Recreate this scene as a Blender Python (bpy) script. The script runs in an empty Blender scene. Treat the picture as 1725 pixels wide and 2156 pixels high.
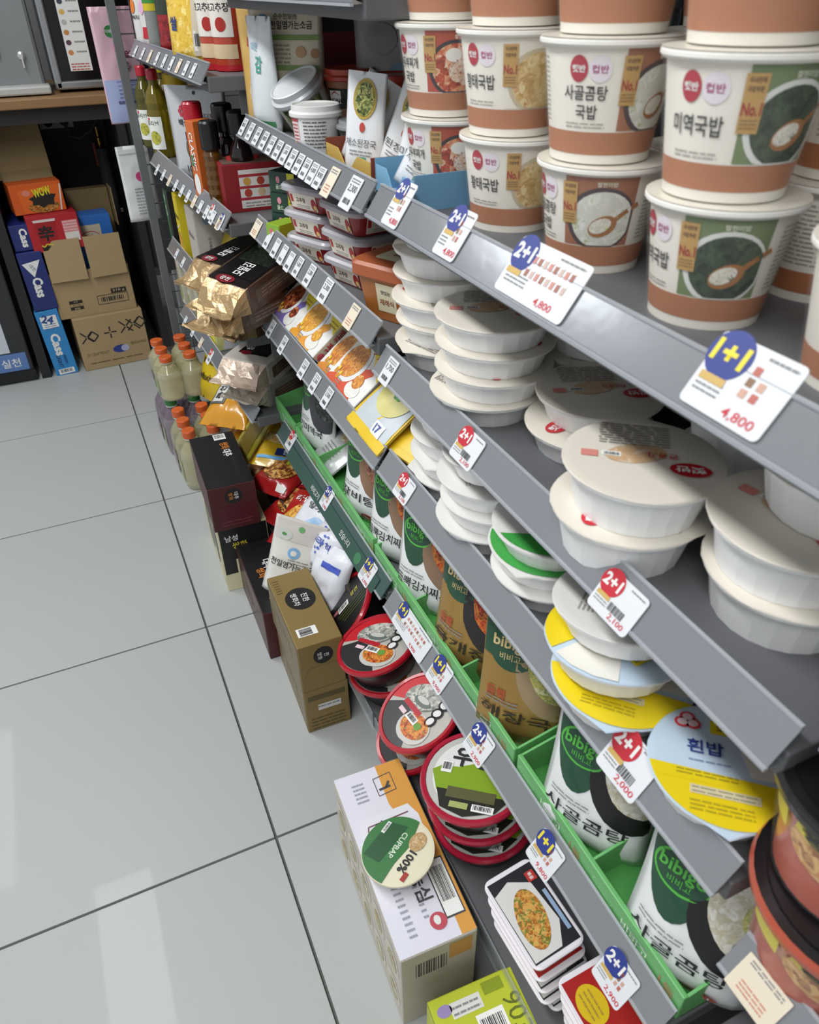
import bpy, bmesh, math, random
from mathutils import Vector, Matrix, Euler, noise
random.seed(7)
SC = bpy.context.scene
COL = SC.collection
PI = math.pi
def rad(a): return a * PI / 180

# ------------------------------------------------------------------ camera
YAW, PITCH, ROLL, FPX, CAMH = .415266, .617676, -.017114, 1584.1, 1.28
fwd = Vector((math.sin(YAW)*math.cos(PITCH), math.cos(YAW)*math.cos(PITCH), -math.sin(PITCH)))
rgt0 = Vector((math.cos(YAW), -math.sin(YAW), 0))
up0 = rgt0.cross(fwd)
rgt = math.cos(ROLL)*rgt0 + math.sin(ROLL)*up0
upv = -math.sin(ROLL)*rgt0 + math.cos(ROLL)*up0
cd = bpy.data.cameras.new('camera')
cd.sensor_fit = 'HORIZONTAL'; cd.sensor_width = 36; cd.lens = FPX*36/1725
cd.clip_start = .02; cd.clip_end = 30
cd.dof.use_dof = True; cd.dof.focus_distance = 1.5; cd.dof.aperture_fstop = 12
cam = bpy.data.objects.new('camera', cd); COL.objects.link(cam)
cam.matrix_world = Matrix(((rgt.x, upv.x, -fwd.x, 0), (rgt.y, upv.y, -fwd.y, 0), (rgt.z, upv.z, -fwd.z, CAMH), (0, 0, 0, 1)))
SC.camera = cam
def ray(px, py): return fwd + rgt*((px-862.5)/FPX) - upv*((py-1078)/FPX)
def P(px, py, z):            # where the pixel's line of sight meets the level z
    d = ray(px, py); t = (z-CAMH)/d.z; return Vector((d.x*t, d.y*t, z))
def PX(px, py, x):           # ... meets the upright plane X = x
    d = ray(px, py); t = x/d.x; return Vector((x, d.y*t, CAMH+d.z*t))
def PF(px, py, off):         # ... meets the plane of the far shelf unit's front, off behind it
    d = ray(px, py); t = (.293+off+.026*1.55)/(d.x+.026*d.y); return Vector((d.x*t, d.y*t, CAMH+d.z*t))
def PY(px, py, y):
    d = ray(px, py); t = y/d.y; return Vector((d.x*t, y, CAMH+d.z*t))

# ------------------------------------------------------------------ light
wd = bpy.data.worlds.new('world'); SC.world = wd; wd.use_nodes = True
wd.node_tree.nodes['Background'].inputs[0].default_value = (.93, .96, 1, 1)
wd.node_tree.nodes['Background'].inputs[1].default_value = .52
SC.view_settings.view_transform = 'Standard'; SC.view_settings.look = 'None'
SC.view_settings.gamma = 1; SC.view_settings.use_curve_mapping = False
SC.view_settings.exposure = 0.0
def area(name, loc, sx, sy, power, rot=(0, 0, 0), col=(.965, .985, 1)):
    l = bpy.data.lights.new(name, 'AREA'); l.shape = 'RECTANGLE'; l.size = sx; l.size_y = sy; l.energy = power; l.color = col
    o = bpy.data.objects.new(name, l); COL.objects.link(o); o.location = loc; o.rotation_euler = rot; return o
LAMPS = [(-.55, -.5), (-.55, .75), (-.55, 2.0), (-1.2, 3.3)]
for lx, ly in LAMPS: area('ceiling_lamp_light', (lx, ly, 2.53), .28, 1.1, 18 if ly < 3 else 12)

# ------------------------------------------------------------------ materials
_mc = {}
def lin(h):
    h = h.lstrip('#'); out = []
    for i in (0, 2, 4):
        c = int(h[i:i+2], 16)/255
        out.append(c/12.92 if c <= .04045 else ((c+.055)/1.055)**2.4)
    return (*out, 1)
def m(col, r=.5, metal=0, alpha=1, trans=0, bump=0, bs=60, var=0, vs=8, coat=0, spec=.5, emit=0):
    key = (col, r, metal, alpha, trans, bump, bs, var, vs, coat, spec, emit)
    if key in _mc: return _mc[key]
    ma = bpy.data.materials.new('surface_'+col.lstrip('#')); ma.use_nodes = True
    nt = ma.node_tree; b = nt.nodes['Principled BSDF']
    b.inputs['Base Color'].default_value = lin(col); b.inputs['Roughness'].default_value = r
    b.inputs['Metallic'].default_value = metal; b.inputs['Alpha'].default_value = alpha
    b.inputs['Transmission Weight'].default_value = trans; b.inputs['Coat Weight'].default_value = coat
    b.inputs['Specular IOR Level'].default_value = spec
    if emit: b.inputs['Emission Color'].default_value = lin(col); b.inputs['Emission Strength'].default_value = emit
    if bump or var:
        tc = nt.nodes.new('ShaderNodeTexCoord')
    if bump:
        n = nt.nodes.new('ShaderNodeTexNoise'); n.inputs['Scale'].default_value = bs; n.inputs['Detail'].default_value = 3
        nt.links.new(tc.outputs['Object'], n.inputs['Vector'])
        bp = nt.nodes.new('ShaderNodeBump'); bp.inputs['Strength'].default_value = bump; bp.inputs['Distance'].default_value = .004
        nt.links.new(n.outputs['Fac'], bp.inputs['Height']); nt.links.new(bp.outputs['Normal'], b.inputs['Normal'])
    if var:
        n2 = nt.nodes.new('ShaderNodeTexNoise'); n2.inputs['Scale'].default_value = vs; n2.inputs['Detail'].default_value = 4
        nt.links.new(tc.outputs['Object'], n2.inputs['Vector'])
        mx = nt.nodes.new('ShaderNodeMix'); mx.data_type = 'RGBA'
        c = lin(col); mx.inputs[6].default_value = tuple(x*(1-var) for x in c[:3])+(1,); mx.inputs[7].default_value = tuple(min(1, x*(1+var)) for x in c[:3])+(1,)
        nt.links.new(n2.outputs['Fac'], mx.inputs[0]); nt.links.new(mx.outputs[2], b.inputs['Base Color'])
    _mc[key] = ma; return ma
def food(cols, scale=60, kind='v', r=.35):
    """printed picture of food: patches of the given colours"""
    key = ('food', tuple(cols), scale, kind)
    if key in _mc: return _mc[key]
    ma = bpy.data.materials.new('printed_food'); ma.use_nodes = True; nt = ma.node_tree; b = nt.nodes['Principled BSDF']
    b.inputs['Roughness'].default_value = r
    tc = nt.nodes.new('ShaderNodeTexCoord')
    ns = nt.nodes.new('ShaderNodeTexNoise'); ns.inputs['Scale'].default_value = scale*1.6; ns.inputs['Detail'].default_value = 5; ns.inputs['Distortion'].default_value = 1.2
    nt.links.new(tc.outputs['Object'], ns.inputs['Vector']); src = ns.outputs['Fac']
    if kind == 'v':
        vo = nt.nodes.new('ShaderNodeTexVoronoi'); vo.inputs['Scale'].default_value = scale*1.5; vo.inputs['Randomness'].default_value = 1
        wa = nt.nodes.new('ShaderNodeTexNoise'); wa.inputs['Scale'].default_value = scale*1.3; wa.inputs['Detail'].default_value = 2
        nt.links.new(tc.outputs['Object'], wa.inputs['Vector'])
        vm = nt.nodes.new('ShaderNodeVectorMath'); vm.operation = 'MULTIPLY_ADD'; vm.inputs[1].default_value = (1.1/scale,)*3
        nt.links.new(wa.outputs['Color'], vm.inputs[0]); nt.links.new(tc.outputs['Object'], vm.inputs[2]); nt.links.new(vm.outputs[0], vo.inputs['Vector'])
        sp = nt.nodes.new('ShaderNodeSeparateColor'); nt.links.new(vo.outputs['Color'], sp.inputs[0])
        ad = nt.nodes.new('ShaderNodeMix'); ad.data_type = 'FLOAT'; ad.inputs[0].default_value = .36
        nt.links.new(ns.outputs['Fac'], ad.inputs[2]); nt.links.new(sp.outputs[0], ad.inputs[3]); src = ad.outputs[0]
    cr = nt.nodes.new('ShaderNodeValToRGB'); e = cr.color_ramp.elements
    n = len(cols)
    while len(e) < n: e.new(.5)
    for i, c in enumerate(cols): e[i].position = .28+.44*i/max(1, n-1); e[i].color = lin(c)
    nt.links.new(src, cr.inputs[0]); nt.links.new(cr.outputs[0], b.inputs['Base Color'])
    _mc[key] = ma; return ma

# ------------------------------------------------------------------ mesh building
class MB:
    def __init__(s): s.v = []; s.f = []; s.mi = []; s.sm = []; s.mats = []
    def ix(s, ma):
        if ma not in s.mats: s.mats.append(ma)
        return s.mats.index(ma)
    def add(s, vs, fs, ma, smooth=False):
        o = len(s.v); s.v += [tuple(p) for p in vs]; k = s.ix(ma)
        for f in fs: s.f.append([i+o for i in f]); s.mi.append(k); s.sm.append(smooth)
        return s
    def box(s, c, d, ma, bev=0):
        cx, cy, cz = c; hx, hy, hz = d[0]/2, d[1]/2, d[2]/2
        if bev:
            bm = bmesh.new(); bmesh.ops.create_cube(bm, size=1)
            bmesh.ops.scale(bm, vec=d, verts=bm.verts)
            bmesh.ops.bevel(bm, geom=list(bm.edges), offset=bev, segments=2, affect='EDGES', profile=.5)
            bm.verts.index_update()
            s.add([(v.co.x+cx, v.co.y+cy, v.co.z+cz) for v in bm.verts], [[v.index for v in f.verts] for f in bm.faces], ma, False); bm.free(); return s
        vs = [(cx+a*hx, cy+b*hy, cz+e*hz) for a in (-1, 1) for b in (-1, 1) for e in (-1, 1)]
        return s.add(vs, [(0, 1, 3, 2), (4, 6, 7, 5), (0, 4, 5, 1), (2, 3, 7, 6), (0, 2, 6, 4), (1, 5, 7, 3)], ma)
    def rings(s, rings, mas, smooth=True, cap0=True, cap1=True, close=True):
        n = len(rings[0])
        for i in range(len(rings)-1):
            ma = mas[i] if isinstance(mas, (list, tuple)) else mas
            vs = list(rings[i])+list(rings[i+1])
            rng = range(n) if close else range(n-1)
            s.add(vs, [(j, (j+1) % n, n+(j+1) % n, n+j) for j in rng], ma, smooth)
        m0 = mas[0] if isinstance(mas, (list, tuple)) else mas; m1 = mas[-1] if isinstance(mas, (list, tuple)) else mas
        if cap0: s.add(rings[0], [list(range(n))[::-1]], m0)
        if cap1: s.add(rings[-1], [list(range(n))], m1)
        return s
    def lathe(s, prof, mas, n=32, smooth=True, cap0=True, cap1=True, c=(0, 0)):
        rs = [[(c[0]+r*math.cos(2*PI*j/n), c[1]+r*math.sin(2*PI*j/n), z) for j in range(n)] for r, z in prof]
        return s.rings(rs, mas, smooth, cap0, cap1)
    def rr(s, prof, mas, n=5, smooth=True, cap0=True, cap1=True):      # rounded-rectangle loft: (hw, hd, r, z)
        return s.rings([[(x, y, z) for x, y in rrect(hw, hd, r, n)] for hw, hd, r, z in prof], mas, smooth, cap0, cap1)
    def tube(s, pts, r, ma, n=8):
        pts = [Vector(p) for p in pts]; rs = []
        for i, p in enumerate(pts):
            d = (pts[min(i+1, len(pts)-1)]-pts[max(i-1, 0)]).normalized()
            a = d.cross(Vector((0, 0, 1)));
            if a.length < .01: a = d.cross(Vector((1, 0, 0)))
            a.normalize(); b = d.cross(a)
            rr_ = r[i] if isinstance(r, (list, tuple)) else r
            rs.append([tuple(p+a*rr_*math.cos(2*PI*k/n)+b*rr_*math.sin(2*PI*k/n)) for k in range(n)])
        return s.rings(rs, ma)
    def grid(s, fn, nu, nv, ma, smooth=True):     # fn(a,b) with a,b in 0..1
        vs = [fn(i/nu, j/nv) for j in range(nv+1) for i in range(nu+1)]
        return s.add(vs, [(j*(nu+1)+i, j*(nu+1)+i+1, (j+1)*(nu+1)+i+1, (j+1)*(nu+1)+i) for j in range(nv) for i in range(nu)], ma, smooth)
    def mesh(s, name):
        me = bpy.data.meshes.new(name); me.from_pydata(s.v, [], s.f)
        for ma in s.mats: me.materials.append(ma)
        me.polygons.foreach_set('material_index', s.mi); me.polygons.foreach_set('use_smooth', s.sm); me.update(); return me
    def build(s, name, parent=None, loc=(0, 0, 0), rot=(0, 0, 0), weld=False):
        me = s.mesh(name)
        if weld:
            bm = bmesh.new(); bm.from_mesh(me); bmesh.ops.remove_doubles(bm, verts=bm.verts, dist=1e-5); bmesh.ops.recalc_face_normals(bm, faces=bm.faces); bm.to_mesh(me); bm.free()
        return link(name, me, parent, loc, rot)
def link(name, me, parent=None, loc=(0, 0, 0), rot=(0, 0, 0)):
    o = bpy.data.objects.new(name, me); COL.objects.link(o); o.location = loc; o.rotation_euler = rot
    if parent: o.parent = parent
    return o
def rrect(hw, hd, r, n=5):
    r = min(r, hw*.999, hd*.999); pts = []
    for cx, cy, a0 in ((hw-r, hd-r, 0), (-hw+r, hd-r, 90), (-hw+r, -hd+r, 180), (hw-r, -hd+r, 270)):
        for k in range(n+1):
            a = rad(a0+90*k/n); pts.append((cx+r*math.cos(a), cy+r*math.sin(a)))
    return pts
def tag(o, label, cat, group=None, kind=None):
    o['label'] = label
    if cat: o['category'] = cat
    if group: o['group'] = group
    if kind: o['kind'] = kind
    return o
def thing(name, label, cat, loc, rot=(0, 0, 0), group=None):
    o = bpy.data.objects.new(name, None); COL.objects.link(o); o.empty_display_size = .02
    o.location = loc; o.rotation_euler = rot if not isinstance(rot, (int, float)) else (0, 0, rot)
    return tag(o, label, cat, group)
FACE = -PI/2           # turns a thing's front (local -y) towards the aisle
def tilted(rz, tilt_axis_deg=0, tilt=0):
    """euler of: stand at rz, then lean by tilt about a level axis at tilt_axis_deg (world)"""
    ax = Vector((math.cos(rad(tilt_axis_deg)), math.sin(rad(tilt_axis_deg)), 0))
    return (Matrix.Rotation(rad(tilt), 3, ax) @ Matrix.Rotation(rz, 3, 'Z')).to_euler()

# ------------------------------------------------------------------ flat print
_tc = {}
def text2d(s, bold):
    k = (s, bold)
    if k in _tc: return _tc[k]
    cu = bpy.data.curves.new('lettering', 'FONT'); cu.body = s; cu.resolution_u = 2; cu.offset = bold; cu.size = 1
    ob = bpy.data.objects.new('lettering', cu); me = bpy.data.meshes.new_from_object(ob)
    vs = [(v.co.x, v.co.y) for v in me.vertices]; fs = [tuple(p.vertices) for p in me.polygons]
    bpy.data.objects.remove(ob); bpy.data.curves.remove(cu); bpy.data.meshes.remove(me)
    if not vs: vs = [(0, 0)]; fs = []
    x0 = min(v[0] for v in vs); x1 = max(v[0] for v in vs); y0 = min(v[1] for v in vs); y1 = max(v[1] for v in vs)
    _tc[k] = ([(x-(x0+x1)/2, y-(y0+y1)/2) for x, y in vs], fs, x1-x0 or 1, y1-y0 or 1); return _tc[k]
class Print:
    def __init__(s): s.it = []; s.codes = []
    def raw(s, vs, fs, ma, L): s.it.append((vs, fs, ma, L)); return s
    def _rot(s, pts, c, a):
        if not a: return pts
        ca, sa = math.cos(rad(a)), math.sin(rad(a))
        return [(c[0]+(x-c[0])*ca-(y-c[1])*sa, c[1]+(x-c[0])*sa+(y-c[1])*ca) for x, y in pts]
    def rect(s, cx, cy, w, h, ma, L=0, n=1, mm=1, rot=0):
        vs = [(cx-w/2+w*i/n, cy-h/2+h*j/mm) for j in range(mm+1) for i in range(n+1)]
        fs = [(j*(n+1)+i, j*(n+1)+i+1, (j+1)*(n+1)+i+1, (j+1)*(n+1)+i) for j in range(mm) for i in range(n)]
        return s.raw(s._rot(vs, (cx, cy), rot), fs, ma, L)
    def ell(s, cx, cy, rx, ry, ma, L=0, n=22, k=3, rot=0, clip=None):
        vs = [(cx, cy)]; fs = []
        for q in range(1, k+1):
            for j in range(n): vs.append((cx+rx*q/k*math.cos(2*PI*j/n), cy+ry*q/k*math.sin(2*PI*j/n)))
        for j in range(n): fs.append((0, 1+j, 1+(j+1) % n))
        for q in range(k-1):
            for j in range(n): a = 1+q*n; fs.append((a+j, a+n+j, a+n+(j+1) % n, a+(j+1) % n))
        vs = s._rot(vs, (cx, cy), rot)
        if clip: vs = [(max(clip[0], min(clip[2], x)), max(clip[1], min(clip[3], y))) for x, y in vs]
        return s.raw(vs, fs, ma, L)
    def poly(s, pts, ma, L=0): return s.raw(list(pts), [tuple(range(len(pts)))], ma, L)
    def stroke(s, pts, w, ma, L=1):
        for (x0, y0), (x1, y1) in zip(pts[:-1], pts[1:]):
            d = math.hypot(x1-x0, y1-y0) or 1; nx, ny = -(y1-y0)/d*w/2, (x1-x0)/d*w/2
            s.raw([(x0+nx, y0+ny), (x0-nx, y0-ny), (x1-nx, y1-ny), (x1+nx, y1+ny)], [(0, 1, 2, 3)], ma, L)
        return s
    def text(s, t, cx, cy, h, ma, L=2, bold=.02, rot=0, w=None):
        vs, fs, tw, th = text2d(t, bold); k = h/th; kx = (w/tw) if w else k
        pts = [(cx+x*kx, cy+y*k) for x, y in vs]
        return s.raw(s._rot(pts, (cx, cy), rot), fs, ma, L)
    def lines(s, x, y, w, n, dy, ma, L=1, t=.35, seed=1, rot=0):       # small print, too small to read
        r = random.Random(seed)
        for i in range(n):
            yy = y-i*dy; xx = x
            while xx < x+w:
                l = r.uniform(.1, .3)*w; l = min(l, x+w-xx)
                p = [(xx, yy), (xx+l*.85, yy), (xx+l*.85, yy-dy*t), (xx, yy-dy*t)]
                s.raw(s._rot(p, (x+w/2, y-n*dy/2), rot), [(0, 3, 2, 1)], ma, L); xx += l
        return s
    def barcode(s, cx, cy, w, h, L=1, rot=0, card=True, seed=3):
        r = random.Random(seed); i0 = len(s.it)
        if card: s.rect(cx, cy, w, h, m('#f2f2ee', .5), L, rot=rot)
        x = -w*.42; k = m('#1a1a1c', .6)
        while x < w*.4:
            b = w*r.choice((.018, .03, .045))
            p = [(cx+x, cy-h*.25), (cx+x+b, cy-h*.25), (cx+x+b, cy+h*.38), (cx+x, cy+h*.38)]
            s.raw(s._rot(p, (cx, cy), rot), [(0, 1, 2, 3)], k, L+1); x += b+w*r.choice((.02, .03, .04))
        if card: s.codes.append((i0, len(s.it)))
        return s
    def build(s, name, parent, fn, step=.0004):
        code = {i: k for k, (a, b) in enumerate(s.codes) for i in range(a, b)}; mbs = {}
        for i, (vs, fs, ma, L) in enumerate(s.it): mbs.setdefault(code.get(i, -1), MB()).add([fn(u, v, step*(L+1)) for u, v in vs], fs, ma, True)
        o = None
        for k, mb in mbs.items(): o = mb.build(name if k < 0 else 'barcode_sticker', parent)
        return o
def top(z): return lambda u, v, h: (u, v, z+h)
def frontf(d, z=0): return lambda u, v, h: (u, -d/2-h, z+v)
def backf(d, z=0): return lambda u, v, h: (-u, d/2+h, z+v)
def leftf(w, z=0): return lambda u, v, h: (-w/2-h, -u, z+v)
def rightf(w, z=0): return lambda u, v, h: (w/2+h, u, z+v)
def conef(r0, z0, r1, z1):
    def fn(u, v, h):
        k = (v-z0)/(z1-z0); r = r0+(r1-r0)*k+h; a = u/((r0+r1)/2); return (r*math.sin(a), -r*math.cos(a), v)
    return fn
INK = m('#222222', .6); WHITE = m('#e8e7e3', .5); RED = m('#c8202f', .5); GREYINK = m('#8a8a88', .6)
FILM = m('#ffffff', .05, alpha=.055, spec=.8, bump=.25, bs=30)
CLEAR = m('#dfe4e8', .1, alpha=.3, spec=.6)
# ================================================================== the setting
def struct(o): o['kind'] = 'structure'; return o
TILE = m('#adb0ae', .47, bump=.03, bs=220, var=.03, vs=2.2, coat=.08)
fl = struct(MB().box((.18, 1.6, -.025), (3.4, 6.4, .034), m('#5e5f5a', .9, var=.2, vs=30)).build('floor'))
tm = MB().box((0, 0, -.006), (.5955, .6005, .012), TILE, .0012).mesh('tile')
tiles = []
for i in range(-3, 3):
    for j in range(-4, 7):
        x, y = .082+.6*i+.3, .817+.605*j+.3025
        if -1.4 < x < 1.8 and -1.2 < y < 4.6: link('tile', tm, fl, (x, y, 0))
struct(MB().box((.18, 1.6, 2.66), (3.4, 6.4, .06), m('#e4e4e0', .8, var=.03)).build('ceiling'))
struct(MB().box((.18, 4.25, 1.3), (3.4, .06, 2.66), m('#77787a', .8, var=.06)).build('wall_back'))
struct(MB().box((1.1, 1.6, 1.3), (.06, 6.4, 2.66), m('#9b9c9a', .8, var=.05)).build('wall_right'))
for k, (lx, ly) in enumerate(LAMPS):
    t = thing('ceiling_lamp', 'slim white ceiling strip lamp %s the aisle' % ('behind the start of', 'over the middle of', 'over the far end of', 'left of the far end of')[k], 'lamp', (lx, ly, 2.6))
    MB().box((0, 0, .012), (.32, 1.16, .036), WHITE, .004).build('housing', t)
    MB().box((0, 0, -.011), (.28, 1.1, .008), m('#ffffff', .5, emit=3.0), .002).build('diffuser', t)

STEEL = m('#6f7072', .42, metal=.25, var=.05, vs=14)
DECK = m('#5f6062', .5, var=.06, vs=10)
DARK = m('#1c1d1f', .55, var=.1)
RAILM = m('#96999d', .2, metal=.5, bump=.05, bs=30, spec=.6)
RAILG = m('#3d5450', .3, spec=.5)
LIPM = m('#b9bdc2', .12, alpha=.75, spec=.6)
def section(name, label, ox, oy, rz, L, decks, top_z=1.55, base_z=.135, base_front=-.04, post=True, green=()):
    s = thing(name, label, 'shelving', (ox, oy, 0), rz)
    for z, d in decks:
        dk = MB().box((-L/2, .013+d/2, z-.0125), (L-.006, d, .025), DECK, .002).build('shelf', s)
        dk['label'] = 'grey steel shelf board'
        q = [(.0035, -.0105), (0, -.0085), (.0205, .0205), (.0222, .0198), (.0045, -.0065), (.012, -.0095)]
        RM = RAILG if z in green else RAILM
        rl = MB().rings([[(x, y, z+h) for y, h in q] for x in (-L+.006, -.006)], RM, False).build('price_rail', dk)
        ll = MB().box((-L/2, -.0005, z-.0105), (L-.012, .004, .003), LIPM)
        ll.box((-L/2, .0205, z+.0215), (L-.012, .003, .002), LIPM).build('rail_lip', dk)
    if base_z:
        bd = MB().box((-L/2, base_front+.015+.235, base_z-.0125), (L-.006, .47, .025), DECK, .002).build('base_shelf', s)
        MB().box((-L/2, base_front+.012, base_z-.004), (L-.01, .002, .05), m('#c9ced2', .1, alpha=.3, spec=.6)).build('rail_cover', bd)
        MB().box((-L/2, base_front+.05, base_z/2-.013), (L-.006, .012, base_z-.028), DARK).build('kick_plate', s)
    MB().box((-L/2, .462, (top_z+.1)/2), (L, .012, top_z-.1), DARK).build('back_panel', s)
    for x in (-.018, -L+.018):
        u = MB().box((x, .445, top_z/2), (.03, .022, top_z), STEEL, .002); u.build('upright', s)
        for z, d in decks: MB().box((x, .25, z-.045), (.004, .36, .04), STEEL).build('bracket', s)
    return s
ZC, ZR, ZS, ZG, ZB = 1.062, .862, .702, .436, .135        # decks of the near unit
MC, MR, MS, MG = 1.062, .889, .697, .440                  # middle unit
FA, FB, FC, FD = 1.140, .886, .652, .455                  # far unit
section('shelf_unit', 'grey steel shelf unit holding the soup cups and white rice bowls', .335, .878, FACE, .70, [(ZC, .43), (ZR, .43), (ZS, .43), (ZG, .43), (1.5, .43)]).location = (.335, .178, 0)
section('shelf_unit', 'grey steel shelf unit holding the curry boxes, red tubs and green trays', .335, .88, FACE, .632, [(MC, .43), (MR, .43), (MS, .43), (MG, .43), (1.268, .43)], green=(MG,))
fz = math.atan2(-1, .026)
section('shelf_unit', 'far grey steel shelf unit with oil bottles and seaweed packs', .293, 1.55, fz, .80, [(FA, .43), (FB, .43), (FC, .43), (FD, .43), (1.5, .43)], base_front=-.01)
section('shelf_unit', 'nearest shelf unit, holding the red cup noodles at the photo edge', .335, -.47, FACE, .635, [(1.16, .43), (.915, .43), (.642, .43), (.44, .43)])

# end post with a wire grid
ep = thing('end_rack', 'slim grey steel end post with a wire grid behind it', 'rack', (.270, 2.535, 0), fz)
MB().box((0, 0, .78), (.012, .024, 1.56), m('#77797b', .4, metal=.3), .001).build('post', ep)
for k in range(26):
    MB().tube([(-.006, .012, .12+.055*k), (-.006, .46, .12+.055*k)], .0016, m('#55585a', .4, metal=.5), 6).build('wire', ep)
for k in range(8):
    MB().tube([(-.009, .05+.055*k, .08), (-.009, .05+.055*k, 1.55)], .0016, m('#55585a', .4, metal=.5), 6).build('wire', ep)
MB().box((0, .47, .78), (.02, .02, 1.56), m('#6a6c6e', .4, metal=.3)).build('post', ep)

# ------------------------------------------------------------------ counter beyond the shelves
ct = thing('counter', 'dark appliance counter with a wooden top beyond the shelves', 'counter', (-.15, 3.12, 0))
MB().box((0, .28, .955), (1.5, .62, .03), m('#8d6a43', .45, var=.15, vs=6), .004).build('worktop', ct)
MB().box((0, .29, .915), (1.46, .56, .05), m('#2b2523', .6)).build('apron', ct)
MB().box((.435, .29, .445), (.03, .56, .89), m('#241f1e', .6, var=.1)).build('side_panel', ct)
MB().box((-.045, .29, .445), (.035, .6, .89), m('#1d1d1f', .5, var=.1)).build('side_panel', ct)
MB().box((.2, .60, .445), (.5, .02, .89), m('#1b1b1d', .6, var=.15)).build('back_panel', ct)
MB().box((.485, .3, .62), (.07, .5, .54), m('#3a3c3f', .6)).build('end_cabinet', ct)
bn = thing('recycling_bin', 'dark recycling bin with a blue notice, cut by the left photo edge', 'bin', (-.415, 3.11, 0))
MB().box((0, .14, .4), (.37, .28, .80), m('#2a2c2f', .45, var=.08), .006).build('body', bn)
MB().box((0, -.003, .03), (.375, .012, .035), m('#111214', .5)).build('plinth', bn)
p = Print(); p.rect(.02, .085, .3, .07, m('#5d7fb6', .5), 0); p.text('작은 실천', .07, .083, .034, WHITE, 2, .01, w=.15)
p.rect(.0, .2, .24, .15, m('#c9ced6', .5), 0); p.rect(-.01, .175, .2, .03, m('#8fb0d8', .5), 1)
p.build('notice', bn, lambda u, v, h: (u, -h, v))
# water dispenser (left) and microwave (right)
g = PY(121, 190, 3.2)
wdp = thing('water_dispenser', 'silver hot water dispenser standing on the wooden counter', 'dispenser', (-.13, 3.2, .970))
SIL = m('#8f9192', .38, metal=.45, var=.05, vs=12)
MB().box((0, .17, .22), (.42, .30, .44), SIL, .012).build('body', wdp)
MB().box((0, .0, .017), (.44, .1, .026), m('#b9bab6', .4), .006).build('drip_tray', wdp)
MB().box((-.04, .014, .26), (.26, .014, .30), m('#7d8082', .45), .006).build('door', wdp)
MB().lathe([(.012, 0), (.012, .012), (.005, .014)], m('#d8d8d4', .25, metal=.8), 14).build('lock', wdp, (.155, .02, .115), (PI/2, 0, 0))
MB().box((.155, .004, .095), (.006, .008, .03), m('#e2e2de', .25, metal=.8), .001).build('key', wdp)
p = Print(); p.ell(.03, .15, .045, .05, m('#d46a4c', .5), 0); p.text('HOT', .03, .09, .016, INK, 1); p.lines(.008, .17, .05, 4, .012, m('#f0c8b8', .5), 1)
p.build('label_print', wdp, lambda u, v, h: (u, .0065-h, v))
mw = thing('microwave', 'black and steel microwave with a white cooking guide sticker', 'microwave', (.31, 3.2, .970))
MB().box((0, .18, .165), (.40, .32, .31), m('#1a1b1d', .25), .012).build('body', mw)
fr = MB(); CH = m('#a9abac', .25, metal=.8)
fr.box((-.19, .012, .165), (.026, .03, .31), CH, .006); fr.box((0, .012, .022), (.40, .03, .026), CH, .006); fr.box((0, .012, .308), (.40, .03, .026), CH, .006); fr.build('front_frame', mw)
MB().box((.01, .018, .165), (.37, .012, .262), m('#0c0d0f', .12)).build('door_glass', mw)
for x in (-.17, .17): MB().lathe([(.012, -.0005), (.014, .011)], DARK, 12).build('foot', mw, (x, .06, 0))
p = Print(); p.rect(-.105, .175, .072, .225, WHITE, 0)
for k in range(6):
    p.ell(-.127, .262-.029*k, .009, .008, (m('#3d4450'), m('#d9b25c'), m('#b9b9b4'), m('#c08a4a'), m('#5a3c50'), m('#d08a52'))[k], 1, 10, 1); p.lines(-.108, .266-.029*k, .034, 1, .008, GREYINK, 1, .6, k)
p.lines(-.135, .085, .06, 3, .008, m('#c06a5a'), 1, .5, 9); p.build('guide_sticker', mw, lambda u, v, h: (u, .0115-h, v))
# sockets, pipe and cable inside the counter
for k, x in enumerate((-.055, .09)):
    so = thing('wall_socket', ('white double socket with a black plug, left one under the counter', 'white double socket with black and grey plugs beside the pipe')[k], 'socket', (x, 3.695, .80))
    MB().box((0, -.006, .05), (.13, .012, .10), m('#b6b7b4', .5), .003).build('plate', so)
    for q in (-.03, .03):
        MB().lathe([(.02, 0), (.021, .003), (.016, .004)], m('#cfcfca', .5), 16).build('socket', so, (q, -.0115, .07), (PI/2, 0, 0))
        if not (k == 0 and q > 0): MB().lathe([(.019, 0), (.017, .03), (.008, .04)], m('#16171a', .5) if q < 0 else m('#55585c', .5), 14).build('plug', so, (q, -.0115, .035), (PI/2+.3, 0, 0))
pp = thing('water_pipe', 'grey lagged water pipe with a brass valve inside the counter', 'pipe', (.235, 3.655, 0))
MB().tube([(0, 0, .2), (0, 0, .72)], .026, m('#4d5156', .7, var=.1), 12).build('pipe', pp)
vl = MB(); vl.lathe([(.01, .72), (.013, .735), (.013, .76), (.009, .765), (.009, .80)], m('#b08a4a', .3, metal=.9), 12).build('valve', pp)
MB().box((-.025, -.012, .70), (.012, .006, .09), m('#8c2b26', .5), .002).build('valve_handle', pp)
MB().box((0, .003, .47), (.09, .008, .018), m('#b5b7b9', .3, metal=.8), .002).build('clamp', pp)
cb = tag(MB().tube([(.12, 3.64, .83), (.125, 3.62, .78), (.16, 3.62, .765), (.21, 3.63, .79), (.26, 3.66, .84)], .006, m('#4a4d52', .6), 8).build('power_cable'), 'grey power cable looping under the counter', 'cable')
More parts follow.
